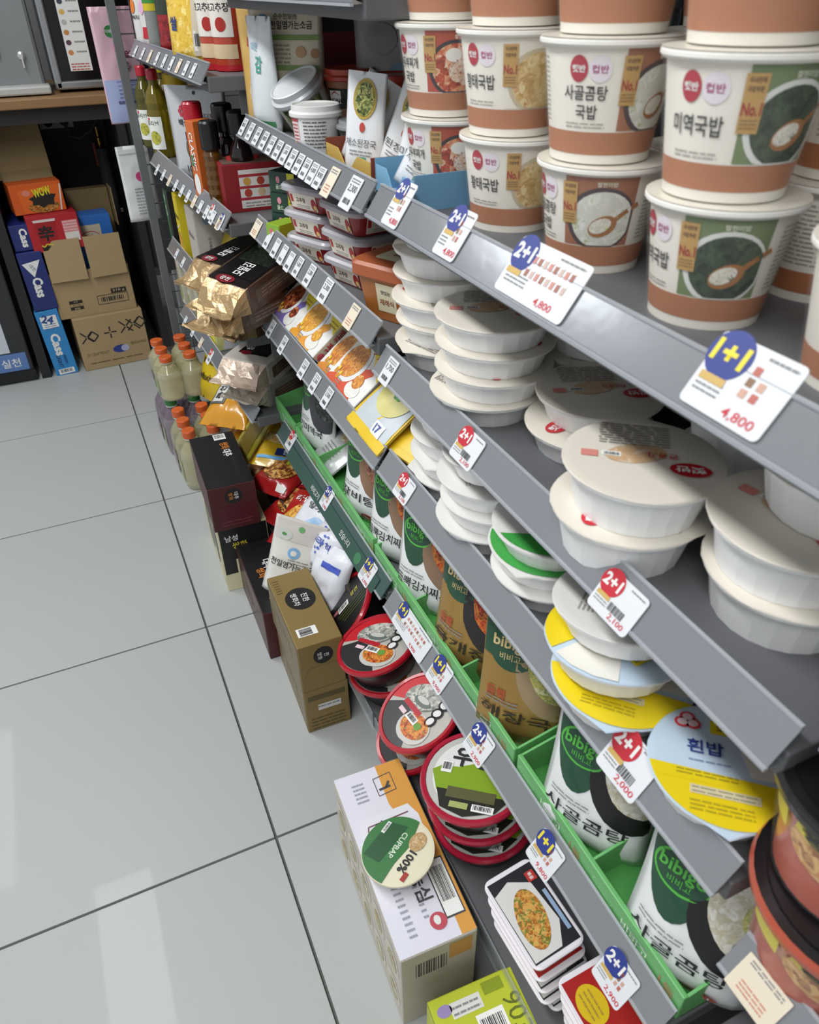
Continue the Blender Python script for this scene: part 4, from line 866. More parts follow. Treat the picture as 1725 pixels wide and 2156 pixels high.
def jjam(p, r):
    # shelled fish picture over a bowl of red noodle soup
    R_ = r*.88
    p.poly([(R_*math.cos(rad(a)), R_*math.sin(rad(a))) for a in range(0, 360, 12)], m('#b9b4ab', .35), 0)
    p.poly([(R_*math.cos(rad(a)), R_*math.sin(rad(a))) for a in range(35, 190, 8)], m('#c8202a', .3), 1)
    p.ell(-r*.12, r*.30, r*.52, r*.34, food(['#8d8f86', '#d6d4ca', '#5a6058', '#eeece4'], 45), 2, 22, 2, rot=20)
    p.ell(-r*.08, r*.20, r*.26, r*.12, m('#66706a', .35), 3, 20, 1); p.ell(-r*.08, r*.24, r*.2, r*.07, m('#c9c9c0', .35), 4, 18, 1)
    for q in range(3): p.ell(r*.46, r*(.42-.22*q), r*.15, r*.13, INK, 4, 18, 1, rot=30*q); p.ell(r*.46, r*(.42-.22*q), r*.10, r*.08, WHITE, 5, 18, 1, rot=30*q)
    p.poly([(R_*math.cos(rad(a)), R_*math.sin(rad(a))) for a in range(196, 300, 8)]+[(-r*.05, -r*.12), (-r*.5, -r*.02)], m('#2b2b2c', .3), 2)
    p.ell(r*.22, -r*.36, r*.46, r*.36, m('#c9c6be', .35), 3, 24, 1, clip=(-R_*.7, -R_*.8, R_*.76, R_)); p.ell(r*.22, -r*.32, r*.40, r*.28, RAM, 4, 24, 1, clip=(-R_*.7, -R_*.75, R_*.76, R_))
    p.ell(r*.30, -r*.28, r*.10, r*.09, m('#6a9a3a', .4), 5, 10, 1)
    p.rect(-r*.18, -r*.02, r*.62, r*.12, m('#b5192a', .35), 5, rot=-8); p.barcode(r*.02, -r*.22, r*.36, r*.16, 5, rot=-8); p.rect(-r*.34, -r*.20, r*.24, r*.10, m('#e9c9d0', .4), 5, rot=-8)
def udon(p, r):
    R_ = r*.88
    p.poly([(R_*math.cos(rad(a)), R_*math.sin(rad(a))) for a in range(0, 360, 10)], m('#c4c4be', .35), 0)
    p.poly([(R_*.86*math.cos(rad(a)), R_*.86*math.sin(rad(a))) for a in range(0, 360, 10)], m('#e6e6e2', .35), 1)
    p.poly([(-r*.78, -r*.02), (-r*.62, r*.10), (-r*.3, r*.12), (r*.1, r*.30), (r*.5, r*.28), (r*.82, r*.1), (r*.84, -r*.15), (r*.7, -r*.4), (-r*.6, -r*.42)], m('#86a628', .35), 2)
    p.poly([(-r*.6, -r*.38), (r*.75, -r*.38), (r*.55, -r*.68), (0, -r*.86), (-r*.45, -r*.74)], m('#26271f', .35), 3)
    p.rect(r*.05, -r*.42, r*.9, r*.22, m('#5d5c3a', .35), 4); p.text('우동', -r*.06, r*.34, r*.42, INK, 4, .03, w=r*.80); p.text('生', -r*.24, r*.66, r*.16, m('#8a3a3a', .4), 4); p.barcode(-r*.52, r*.08, r*.2, r*.24, 4); p.barcode(r*.32, -r*.66, r*.4, r*.14, 5); p.rect(-r*.12, -r*.66, r*.34, r*.12, m('#a9b06a', .4), 5)
def blk(p, r):
    p.ell(0, 0, r*.87, r*.87, NBLK, 0, 30, 1); p.barcode(-r*.1, r*.0, r*.4, r*.2, 1, rot=60); p.rect(-r*.3, -r*.25, r*.2, r*.12, m('#c06a70', .4), 1, rot=60)
    for q in range(4): p.rect(r*(.18+.12*q), r*.12, r*.05, r*1.0, m('#3f4a22', .4), 1, rot=-28)
    p.text('생면', r*.05, r*.45, r*.16, m('#c9c03a', .4), 2, .01, rot=60)
NF = FACE*57.3
noodle_bowl('black lidded noodle bowl with red rim leaning against the white bags', (.385, 1.10), ZB+.045, .084, .062, NRED, NBLK, NBLK, blk, NF+20, (72, -50))
JL = m('#bdb8ae', .35)
noodle_bowl('red rimmed seafood noodle bowl, lower one beside the golden box', (.378, .945), ZB+.006, .080, .060, NRED, NBLK, JL, jjam, NF+44, (66, -10))
noodle_bowl('red rimmed seafood noodle bowl, upper one beside the golden box', (.362, .948), ZB+.066, .080, .060, NRED, NBLK, JL, jjam, NF+40, (60, -16))
noodle_bowl('red rimmed seafood noodle bowl leaning lowest in the tilted group', (.372, .775), ZB+.018, .078, .058, NRED, NBLK, JL, jjam, NF+30, (80, -30))
noodle_bowl('red rimmed seafood noodle bowl leaning on top of the tilted group', (.372, .760), ZB+.085, .078, .058, NRED, NBLK, JL, jjam, NF+14, (76, -26))
for k in range(3): noodle_bowl('red rimmed noodle bowl with green lid, %s of three' % ('lowest', 'middle', 'topmost')[k], (.388-.010*k, .592+.002*k), ZB+.004+.0525*k, .082, .056, m('#b0203a', .3, coat=.4), NBLK, JL, udon, NF+48, (66, -7))
# white plastic trays
_tr = {}
def meal_tray(label, c, z, turn, kind, tilt=None, grp='white noodle trays'):
    t = thing('noodle_tray', label, 'tray', (c[0], c[1], z), (0, 0, rad(turn)) if not tilt else tilted(rad(turn), *tilt), grp)
    if kind not in _tr:
        WT = m('#e9e4e8', .35); w, d = .064, .039
        b = MB().rr([(w*.8, d*.78, .014, 0), (w*.9, d*.88, .016, .02), (w*.92, d*.90, .016, .021), (w, d, .012, .0215), (w, d, .012, .0245), (w*.97, d*.96, .012, .0255)], WT, 4)
        p = Print()
        if kind == 'a':
            p.rect(0, 0, w*1.78, d*1.76, m('#26262a', .3), 0); p.poly([(-w*.5, d*.5), (w*.4, d*.62), (w*.85, d*.2), (w*.86, -d*.85), (-w*.6, -d*.86), (-w*.75, -d*.2)], m('#d8d6d2', .3), 1)
            p.ell(w*.12, -d*.15, w*.62, d*.52, food(['#8a4a1a', '#c98a35', '#e0b060', '#5a7a2a', '#a85a22'], 120), 2, 24, 1, rot=-12); p.rect(-w*.62, d*.62, w*.22, d*.34, m('#b5322a', .4), 2); p.text('볶음', -w*.62, d*.62, d*.14, WHITE, 3); p.rect(w*.2, d*.74, w*.9, d*.14, m('#8fa8c4', .4), 2)
        else:
            p.rect(0, 0, w*1.78, d*1.76, m('#a8221e', .3), 0); p.ell(-w*.35, -d*.35, w*.36, d*.46, m('#d9b91e', .3), 1, 24, 1); p.lines(-w*.6, -d*.2, w*.5, 3, d*.16, m('#a8862a', .4), 2)
            p.ell(w*.5, -d*.5, w*.08, d*.12, m('#d9b91e', .3), 1, 12, 1)
        mb = MB()
        for vs, fs, ma, L in p.it: mb.add([(u, v, .0256+.0004*(L+1)) for u, v in vs], fs, ma)
        _tr[kind] = (b.mesh('tray'), mb.mesh('lid_print'))
    for n, me in zip(('tray', 'lid_print'), _tr[kind]): link(n, me, t)
for k in range(5): meal_tray('white noodle tray, %s in the pile of five' % ('lowest', 'second lowest', 'middle', 'second highest', 'topmost with noodle picture')[k], (.362-.0045*k+(.012 if k == 0 else 0), .382+.0035*k), ZB+.002+.029*k, -87, 'a' if k != 3 else 'b', (86, -6))
for k in range(5): meal_tray('white tray of the nearest pile, %s' % ('lowest', 'second lowest', 'middle', 'second highest', 'topmost with red lid')[k], (.380-.004*k, .238+.003*k), ZB+.002+.029*k, -90, 'b', (86, -6), 'white trays of the nearest pile')
# ================================================================== cartons on the floor
GLD = m('#86703f', .5, var=.06, vs=20)
def disc_text(p, cx, cy, rx, ry, t1, t2, rot, s=1):
    p.ell(cx, cy, rx, ry, m('#1b1a19', .5), 0, 28, 1); a = rad(rot); dx, dy = -math.sin(a), math.cos(a)
    p.text(t1, cx+dx*ry*.30, cy+dy*ry*.30, ry*.5*s, WHITE, 1, .01, rot); p.text(t2, cx-dx*ry*.32, cy-dy*ry*.32, ry*.5*s, m('#c9803a', .5) if s == 1 else WHITE, 1, .01, rot)
gx, gy = .213+.047, 1.012+.114
def gold_front(p, w, h): disc_text(p, .004, h*.22, .020, .022, '진', '쌍화', -90, .9); p.stroke([(-w*.42, -h*.2), (-w*.3, h*.0), (w*.42, h*.02)], .0006, m('#6b5930'), 0)
def gold_top(p, w, h): disc_text(p, .002, h*.10, .031, .034, '진한', '쌍화차', -90, .8); p.barcode(-.014, -h*.33, .024, .040, 0, rot=90); p.lines(-w*.42, h*.42, .012, 6, .008, m('#5f4f28'), 0)
def gold_low(p, w, h): p.rect(0, h*.3, w*.84, .014, m('#5c4c28', .5), 0); p.rect(.004, h*.06, w*.52, .017, m('#d6d5d0', .5), 1); p.lines(-w*.22, h*.09, w*.5, 1, .01, GREYINK, 2); p.lines(-w*.4, -h*.18, w*.8, 4, .010, m('#5c4c28', .5), 0)
GSIDE = lambda p, w, h: (p.rect(0, 0, w*.97, h*.94, m('#7a6a48', .4), 0), p.text('쌍화차', 0, 0, h*.3, m('#9a8a68', .4), 1, .01))
carton('tonic_carton', 'golden brown carton standing on the floor under its twin', 'carton', (gx, gy, 0), rad(-2), .093, .228, .124, GLD, {'front': gold_low, 'left': GSIDE}, 'golden cartons on the floor', .002)
carton('tonic_carton', 'golden brown carton with black oval lettering on top of its twin', 'carton', (gx-.004, gy-.002, .1245), rad(-1), .091, .226, .124, GLD, {'front': gold_front, 'top': gold_top, 'left': GSIDE}, 'golden cartons on the floor', .002)
DRED = m('#4a1a1d', .45, var=.08, vs=20); BLKC = m('#18181a', .4, coat=.1)
def red_side(p, w, h): p.rect(0, 0, w*.97, h*.95, m('#4a2a28', .35), 0); p.text('대추', -w*.1, 0, h*.3, m('#6a4a46', .4), 1)
def red_top(p, w, h): p.rect(0, 0, w*.985, h*.99, BLKC, 0); p.text('대추', .004, h*.12, .022, WHITE, 1, .02, -90); p.text('쌍화', -.016, h*.02, .020, m('#c9782f', .5), 1, .02, -90); p.barcode(-.004, -h*.36, .022, .036, 1, rot=90)
carton('tonic_carton', 'dark red carton with black top, standing on the floor left of the golden ones', 'carton', (.196+.050, 1.250+.136, 0), rad(-1), .098, .272, .140, DRED, {'top': red_top, 'left': red_side})
def cream_front(p, w, h): p.rect(-w*.0, h*.12, w*.97, h*.7, BLKC, 0); p.text('남성', -w*.25, h*.32, .018, WHITE, 1); p.text('쌍화', -w*.1, h*.2, .02, m('#d0c03a', .5), 1); p.rect(w*.12, -h*.25, w*.7, h*.48, m('#d9d2ad', .5), 1)
def cream_side(p, w, h): p.rect(0, 0, w*.98, h*.96, m('#d2cba6', .4), 0); p.ell(-w*.15, -.0, w*.2, h*.36, m('#6e7360', .4), 1, 22, 1); p.ell(w*.2, -.0, w*.1, h*.3, m('#3a3a38', .4), 1, 22, 1)
carton('tonic_carton', 'cream and black carton on the floor carrying the black tea carton', 'carton', (.166+.062, 1.525+.135, 0), rad(-2), .122, .27, .198, m('#d9d2ad', .5), {'front': cream_front, 'left': cream_side})
def bt_top(p, w, h): p.rect(0, 0, w*.985, h*.99, BLKC, 0); p.text('대추', .022, .022, .022, WHITE, 1, .02, -90, w=.034); p.text('쌍화', .022, .060, .022, m('#c9782f', .5), 1, .02, -90, w=.034); p.barcode(.018, h*.42, .030, .030, 1)
def bt_front(p, w, h): disc_text(p, .002, h*.26, .021, .021, '대추', '쌍화', -90, 1); p.poly([(-w*.36, -h*.42), (w*.42, -h*.42), (w*.42, h*.0), (w*.36, h*.05), (-w*.3, h*.05), (-w*.36, h*.0)], m('#4f1822', .35), 0); p.lines(-w*.3, -h*.30, w*.66, 2, .009, m('#6a3038', .5), 1)
carton('tonic_carton', 'black topped dark red tea carton stacked on the cream carton', 'carton', (.161+.056, 1.512+.13, .1985), rad(-2), .112, .26, .122, DRED, {'front': bt_front, 'top': bt_top})
# noodle case wrapped in film
def nong_top(p, w, h):
    p.rect(0, 0, w*.99, h*.99, m('#e4e3ee', .35), 0); O = m('#dd9a2a', .4)
    p.poly([(w*.12, h*.495), (w*.495, h*.495), (w*.495, -h*.495), (w*.30, -h*.495), (w*.32, -h*.1), (w*.10, h*.25)], O, 1)
    p.poly([(-w*.42, h*.14), (-w*.36, h*.21), (w*.34, h*.215), (w*.42, h*.14), (w*.40, -h*.10), (-w*.3, -h*.12)], m('#e9e8f0', .35), 2); p.stroke([(-w*.28, -h*.1), (-w*.36, h*.06), (-w*.28, h*.16), (w*.30, h*.17)], .0022, m('#6a2a3a', .4), 3); p.text('쌀국수', -w*.1, h*.08, .020, m('#5a2a38', .4), 3, .02, -90); p.text('사', -w*.22, h*.02, .022, m('#5a2a38', .4), 3, .02)
    p.stroke([(w*.02, h*.31), (w*.02, h*.42), (w*.28, h*.43), (w*.28, h*.32), (w*.02, h*.31)], .0012, INK, 3)
    for q in (0, 1): p.stroke([(w*(.05+.1*q), h*.345), (w*(.22+.0*q), h*(.35+.03*q))], .004, INK, 3)
    p.text('농심', w*.06, -h*.22, .024, INK, 3, .02, -90, w=.044); p.ell(w*.10, -h*.40, .0125, .0125, m('#c23a4c', .4), 3, 22, 1); p.ell(w*.09, -h*.395, .005, .007, WHITE, 4, 12, 1)
    p.barcode(w*.33, -h*.26, .026, .085, 3, rot=0); p.rect(w*.33, -h*.26, .03, .09, m('#26262a', .4), 2); p.lines(-w*.30, -h*.18, .012, 9, .009, m('#9a9aa8', .5), 3); p.lines(-w*.05, -h*.15, .008, 8, .009, m('#9a9aa8', .5), 3); p.lines(-w*.3, h*.42, .02, 5, .008, m('#9a9aa8', .5), 3)
nx, ny = .177+.058, .440+.153
nt_ = carton('noodle_case', 'film wrapped white and orange noodle case on the floor', 'case', (nx, ny, 0), rad(-2.5), .116, .305, .20, m('#c9c2b4', .45, var=.1, vs=25), {'top': nong_top, 'front': lambda p, w, h: (p.rect(0, 0, w*.97, h*.97, m('#b3aa97', .4, var=.15, vs=30), 0), p.barcode(-w*.1, h*.25, w*.5, h*.3, 0, card=False), p.rect(w*.28, h*.36, w*.3, h*.2, m('#c08a3a', .4), 1))}, None, .003)
# cups seen through the film on the aisle side
for q in range(5):
    for r_ in range(2):
        p = Print(); p.ell(-.118+.059*q, .055+.085*r_, .026, .034, m('#d8cfbd', .4), 0, 22, 1); p.ell(-.118+.059*q, .05+.085*r_, .017, .022, food(['#c98a4a', '#8a9a5a', '#e0d4b0'], 50), 1, 18, 1); p.build('cup_print', nt_, leftf(.116, -.0+0))
fm = MB().box((0, 0, .1), (.1195, .3085, .2035), FILM, .004).build('film_wrap', nt_)
# cup lid on the case
sc_ = thing('porridge_cup', 'green and cream lidded cup lying on the noodle case', 'cup', (P(842, 1788, .235).x, P(842, 1788, .235).y, .2045), tilted(rad(-150), 70, -6))
MB().lathe([(.040, 0), (.042, .001), (.050, .024)], m('#e9e3cc', .4), 36, cap1=False).build('cup', sc_)
MB().lathe([(.050, .022), (.0545, .0235), (.0545, .0265), (.052, .028)], m('#e2dcc0', .35), 40, cap0=False, cap1=False).build('rim', sc_)
MB().lathe([(.0545, .0276), (.03, .0282), (.001, .0284)], m('#e6e0c4', .3, bump=.1, bs=60), 40, cap0=False).build('lid', sc_)
p = Print(); p.poly([(.0535*math.cos(rad(a)), .0535*math.sin(rad(a))) for a in range(178, 372, 8)]+[(.02, .008), (-.015, .012)], m('#3f7a45', .3), 1); p.poly([(-.038, -.008), (.03, -.012), (.032, -.040), (-.03, -.038)], m('#2f5a38', .3), 2)
p.text('CUPBAP', -.006, -.004, .009, m('#cfe0c8', .4), 3, .02); p.text('100%', .008, .022, .013, INK, 2, .03, w=.036); p.rect(.028, .032, .014, .007, m('#a8322a', .4), 2); p.ell(-.026, .018, .016, .012, food(['#c9a878', '#b08a58', '#dcc49a'], 200), 2, 20, 1); p.barcode(-.02, -.036, .02, .006, 3)
p.build('lid_print', sc_, top(.0284))
LIME = m('#b4bd2c', .45)
def lime_top(p, w, h): p.rect(0, 0, w*.98, h*.98, m('#bcc52c', .45), 0); p.text('903', w*.36, h*.22, .026, m('#5f6a1a', .4), 1, .0, -90, w=.05); p.barcode(w*.08, h*.16, .040, .055, 1); p.rect(-w*.12, h*.38, .045, .02, m('#dfe0d8', .4), 1); p.lines(-w*.28, h*.40, .04, 2, .008, GREYINK, 2); p.rect(w*.22, h*.43, .03, .016, m('#8a9a1c', .4), 1); p.ell(-w*.36, h*.40, .011, .008, m('#9a8ab8', .4), 1, 14, 1)
carton('noodle_carton', 'lime yellow carton at the bottom photo edge', 'carton', (.186+.066, .405-.10, 0), rad(-3), .128, .20, .135, LIME, {'top': lime_top, 'front': base_col('#aab32a'), 'left': base_col('#c3cc3c')})

# ================================================================== bags in front of the middle unit
def flour(nm, col='#3f55b8'):
    def D(p, w, h):
        p.ell(-w*.25, h*.22, .008, .008, m('#c8323a', .4), 1, 10, 2); p.text('백설', -w*.02, h*.22, .012, m('#a83a42', .4), 2, .02); p.text(nm, 0, h*.10, .015, INK, 2, .01, w=w*.5); p.ell(w*.15, -h*.12, w*.22, h*.14, m('#9fc3e4', .35), 1, 18, 3); gr(p, 0, -h*.34, w*.9, h*.10, m(col, .35), 1); p.text('우리밀', 0, -h*.34, h*.07, WHITE, 3, .02)
    return D
WBAG = m('#e6e8ee', .35, bump=.3, bs=35, coat=.15)
pillow('flour_bag', 'white flour bag with blue band lying under the dark green rail', 'bag', (.372, 1.36, .265), eul(FACE+.35, 32, 6), .135, .21, .055, WBAG, flour('밀가루'), 'white flour bags', 1, .010)
def blue_dots(p, w, h):
    r = random.Random(4)
    for q in range(26): p.ell(r.uniform(-.42, .42)*w, r.uniform(-.4, .3)*h, .004, .003, m('#5a6fc4', .4), 1, 8, 1)
    p.text('우리 히', 0, -h*.2, .018, m('#3346a8', .4), 2, .02)
pillow('flour_bag', 'crumpled white bag with blue dots nearest the black lidded bowl', 'bag', (.39, 1.265, .285), eul(FACE+.2, 36, 4), .12, .18, .06, WBAG, blue_dots, 'white flour bags', 6, .013)
pillow('flour_bag', 'plain white bag standing between golden carton and noodle bowls', 'bag', (.335, 1.205, .215), eul(FACE+.45, 62, 0), .11, .17, .04, WBAG, lambda p, w, h: gr(p, w*.1, h*.25, w*.5, h*.08, m('#4a60c0', .35), 1), 'white flour bags', 9, .008)
def salt_floor(p, w, h):
    p.ell(-w*.02, h*.60, w*.12, h*.065, m('#7fb0d8', .4), 1, 18, 2); p.ell(-w*.02, h*.60, w*.06, h*.032, m('#e6e4da', .4), 2, 16, 2); p.text('천일염가는소금', w*.0, h*.44, .017, INK, 2, .01, w=w*.86); p.ell(-w*.26, h*.80, w*.14, h*.07, m('#cdd4ca', .4), 1, 18, 2); p.ell(-w*.28, h*.80, w*.05, h*.02, m('#5a9a5a', .4), 2, 10, 2); p.ell(w*.02, h*.90, w*.06, h*.035, m('#6fae6a', .4), 2, 10, 2); gr(p, 0, h*.85, w*.92, h*.24, m('#d6cfc8', .4), 0); p.lines(-w*.1, h*.52, w*.4, 2, .006, GREYINK, 1)
pouch('salt_pouch', 'white sea salt pouch leaning behind the golden carton', 'pouch', (.262, 1.29, .145), (Matrix.Rotation(rad(-32), 3, 'Z') @ Matrix.Rotation(rad(-12), 3, 'X') @ Matrix.Rotation(rad(14), 3, 'Y')).to_euler(), .12, .19, .05, m('#e3e1d8', .35, bump=.12, bs=35, coat=.2), salt_floor, None, 31, .003)
def noodle_pack(c1, c2, fcols, nm):
    F = food(fcols, 90)
    def D(p, w, h):
        gr(p, 0, h*.24, w*.97, h*.44, m(c2, .3), 1, 10, 6); p.ell(0, -h*.05, w*.38, h*.24, F, 2, 26, 5); p.text(nm, -w*.1, h*.30, .020, WHITE if c2 != '#d8d23a' else INK, 3, .03, w=w*.5); p.rect(w*.32, -h*.38, w*.2, h*.1, WHITE, 2, 2, 2)
    return D
RN = ['#3a1a0e', '#8a4a1f', '#c98a3a', '#e0c070']; RC = m('#a01c1e', .25, coat=.4); YC = m('#d0a81e', .25, coat=.4)
NP = [((.375, 1.635, .245), eul(FACE+.5, 14, -6), .15, .17, .04, RC, noodle_pack('#a01c1e', '#a9b82c', RN, '짜장'), 'red and lime noodle pack above the red packs'),
      ((.372, 1.52, .215), eul(FACE+.4, 18, 0), .14, .17, .035, RC, noodle_pack('#a01c1e', '#a01c1e', RN, '비빔면'), 'dark red noodle pack under the lime one'),
      ((.352, 1.44, .225), eul(FACE+.55, 30, -10), .13, .16, .035, RC, noodle_pack('#a8201e', '#b02420', ['#b0521e', '#e0a040', '#f0d070'], '라면'), 'red noodle pack with egg noodles next to the flour'),
      ((.40, 1.46, .175), eul(FACE+.1, 6, 4), .14, .16, .03, RC, noodle_pack('#7a1418', '#7a1418', RN, '짬뽕'), 'deep red noodle pack flat on the base shelf')]
for k, (lc, ro, w, h, th, ma, D, lab) in enumerate(NP): pillow('noodle_pack', lab, 'noodle pack', lc, ro, w, h, th, ma, D, 'noodle packs', 40+k, .006)
def curry_bag(p, w, h): p.rect(-w*.26, h*.04, w*.36, h*.5, m('#5d5e58', .3), 1, 6, 8); p.rect(-w*.26, h*.04, w*.26, h*.42, m('#d8d8d0', .3), 2, 5, 8); p.text('특선면', -w*.26, h*.04, .024, INK, 4, .02, 90, w=h*.34)
OY = m('#d0901a', .22, coat=.4, bump=.1, bs=25)
pillow('noodle_pack', 'mustard yellow pack with white name label, topmost of its pile', 'noodle pack', (P(500, 835, .35).x, P(500, 835, .35).y, .345), eul(FACE+.75, 26, -6), .16, .20, .05, OY, curry_bag, 'yellow packs', 51, .004)
pillow('noodle_pack', 'mustard yellow pack in the middle of its pile', 'noodle pack', (P(545, 893, .27).x, P(545, 893, .27).y, .255), eul(FACE+.6, 16, 0), .17, .19, .05, OY, lambda p, w, h: None, 'yellow packs', 52, .004)
pillow('noodle_pack', 'mustard yellow pack lowest in its pile', 'noodle pack', (P(572, 925, .22).x, P(572, 925, .22).y, .205), eul(FACE+.6, 10, 0), .17, .19, .05, OY, lambda p, w, h: None, 'yellow packs', 53, .004)
def yb(p, w, h): p.ell(-w*.1, h*.12, w*.34, h*.16, food(['#c99a3a', '#e8cf8a', '#8a5a2a'], 60), 1, 22, 4); p.rect(w*.12, -h*.2, w*.5, h*.16, m('#22306a', .3), 2, 4, 3); p.text('한입', w*.12, -h*.2, .017, WHITE, 4, .02); gr(p, 0, -h*.33, w*.9, h*.06, m('#5fa8d8', .3), 1)
pillow('snack_pack', 'yellow pack with dark blue name strip', 'snack', (.40, 1.70, .275), eul(FACE+.9, 18, 6), .15, .15, .03, YC, yb, 'yellow packs', 54, .004)
pillow('snack_pack', 'limp olive yellow pack draped over the black tea carton', 'snack', (.315, 1.76, .285), eul(FACE+.2, 48, 22), .07, .19, .014, m('#8f861f', .3, coat=.3), lambda p, w, h: p.rect(0, 0, w*.6, h*.7, m('#6a5a1c', .3), 1, 4, 8), 'yellow packs', 55, .006)
pillow('snack_pack', 'brown beef snack pack under the yellow one', 'snack', (.36, 1.71, .215), eul(FACE+.5, 12, 0), .14, .15, .035, m('#6d4a2c', .3, coat=.3), lambda p, w, h: p.ell(0, 0, w*.4, h*.35, food(['#4a2a18', '#8a5a35', '#b58a5a'], 60), 1, 20, 4), 'yellow packs', 56, .006)
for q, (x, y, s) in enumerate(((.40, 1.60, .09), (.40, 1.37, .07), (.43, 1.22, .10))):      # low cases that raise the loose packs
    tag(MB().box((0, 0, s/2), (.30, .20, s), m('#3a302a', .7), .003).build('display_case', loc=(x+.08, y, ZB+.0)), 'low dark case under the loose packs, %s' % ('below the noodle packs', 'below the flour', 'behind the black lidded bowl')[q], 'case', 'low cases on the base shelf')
# ================================================================== far unit
def lie(z): return z
def bottle(label, q, z, h, r, body, capc, labelfn=None, name='oil_bottle', grp='bottles on the far unit', prof=None, cap_h=.022, cap_r=.45, rz=.7):
    t = thing(name, label, 'bottle', (q.x, q.y, z), FACE+rz, grp)
    hb = h-cap_h
    pr = prof or [(r*.86, 0), (r*.98, .004), (r, .012), (r, hb*.55), (r*.92, hb*.62), (r*.98, hb*.70), (r*.80, hb*.82), (r*.42, hb*.92), (r*.38, hb)]
    MB().lathe(pr, body, 24).build('bottle_body', t)
    MB().lathe([(r*cap_r, hb-.003), (r*cap_r*1.05, hb), (r*cap_r*1.05, h-.004), (r*cap_r*.9, h)], capc, 20).build('cap', t)
    if labelfn:
        p = Print(); labelfn(p, r, hb); p.build('label', t, lambda u, v, hh: ((r+.0004+hh)*math.sin(u/r), -(r+.0004+hh)*math.cos(u/r), v))
    return t
OIL = m('#6f6a1e', .1, trans=.55, spec=.6); OIL2 = m('#8a7a20', .1, trans=.5, spec=.6); DKB = m('#1a0f12', .12, coat=.3); CAPR = m('#b0182c', .3, coat=.3)
def oil_label(p, r, h): p.rect(.0, h*.33, r*1.7, h*.42, m('#e6e8e2', .4), 0, 8, 2); p.text('올리브', 0, h*.46, .012, m('#3a4a2a', .4), 1, .01, w=r*1.2); p.ell(.002, h*.27, r*.5, h*.09, food(['#8a9a2a', '#c9c050', '#5a6a1a'], 120), 1, 18, 3); p.ell(-r*.3, h*.51, .004, .004, m('#c8323a', .4), 1, 8, 1)
q1 = PF(330, 330, .045); q2 = PF(352, 335, .045)
bottle('olive oil bottle with red cap, first from the end post', q1, FB, .205, .030, OIL, CAPR, oil_label)
bottle('olive oil bottle with red cap, second from the end post', q2, FB, .21, .031, OIL2, CAPR, oil_label)
bottle('oil bottle with thin black neck behind the red capped ones', PF(352, 300, .115), FB, .225, .026, OIL, m('#141416', .3), None, cap_h=.05, cap_r=.5)
YCAP = m('#c9a81a', .35)
bottle('oil bottle with lime yellow cap behind the olive oil', PF(365, 300, .12), FB, .215, .036, OIL2, m('#c9bd1e', .35), None, cap_h=.035, cap_r=.7)
bottle('oil bottle with amber cap behind the grey broth pouch', PF(390, 300, .10), FB, .20, .04, OIL2, YCAP, None, cap_h=.04, cap_r=.75)
def broth(p, w, h):
    R_ = m('#b03a48', .4)
    for q in range(6): a = rad(60*q); p.ell(-w*.22+.008*math.cos(a), h*.74+.008*math.sin(a), .005, .005, R_, 1, 8, 1)
    p.text('백설', -w*.22, h*.62, .016, INK, 1, .02); p.text('멸치디포리', w*.18, h*.70, .010, m('#4a4a48', .4), 1, .01, w=w*.42); p.text('육수 1분', w*.2, h*.60, .014, INK, 1, .02); p.ell(w*.02, h*.36, w*.24, h*.20, m('#6a5a42', .35), 1, 24, 3); p.ell(w*.02, h*.36, w*.21, h*.17, food(['#8a7a52', '#c9bd92', '#6a5a32'], 50), 2, 24, 3); p.text('10', -w*.2, h*.13, .014, INK, 1, .01); p.ell(0, h*.93, .004, .004, INK, 1, 10, 1)
q = PF(430, 330, .075)
pouch('broth_pouch', 'silver grey broth pouch with a round soup picture', 'pouch', (q.x, q.y, FB), FACE+rad(44), .165, .20, .035, m('#c0c2c4', .35, metal=.1, bump=.05), broth, None, 61, .001)
bottle('dark sauce bottle with bright red cap before the grey pouch', PF(428, 380, .035), FB, .185, .021, DKB, CAPR, lambda p, r, h: p.rect(0, h*.78, r*2.4, h*.10, m('#4a1830', .4), 0, 8, 1), cap_h=.032, cap_r=.95, prof=[(.018, 0), (.021, .004), (.021, .10), (.0195, .12), (.019, .153)], rz=.6)
q = PF(432, 400, .034)
carton('vinegar_box', 'slim orange box with white lettering beside the dark bottle', 'box', (q.x+.004, q.y-.032, FB), FACE+rad(20), .032, .05, .155, m('#c9662a', .45), {'front': lambda p, w, h: (p.text('CLASSIC', 0, h*.12, .015, WHITE, 1, .02, -90, w=.075), p.ell(0, -h*.3, w*.35, h*.14, WHITE, 1, 16, 1), p.rect(-w*.2, h*.0, w*.3, h*.14, m('#3a7a5a'), 1))})
bottle('ribbed honey coloured bottle with black cap', PF(458, 400, .034), FB, .165, .019, m('#6f4a16', .12, trans=.35, coat=.3), m('#131315', .3), None, name='sauce_bottle', cap_h=.05, cap_r=.98, prof=[(.017+.0016*(i % 2), .0+.0092*i) for i in range(12)]+[(.013, .113)], rz=.6)
bottle('black sauce bottle with wide black cap behind the ribbed one', PF(480, 330, .075), FB, .19, .024, DKB, m('#111113', .3), None, name='sauce_bottle', cap_h=.05, cap_r=.85)
bottle('black sauce bottle half hidden by the red carton', PF(508, 320, .085), FB, .185, .024, DKB, m('#111113', .3), None, name='sauce_bottle', cap_h=.04, cap_r=.8)
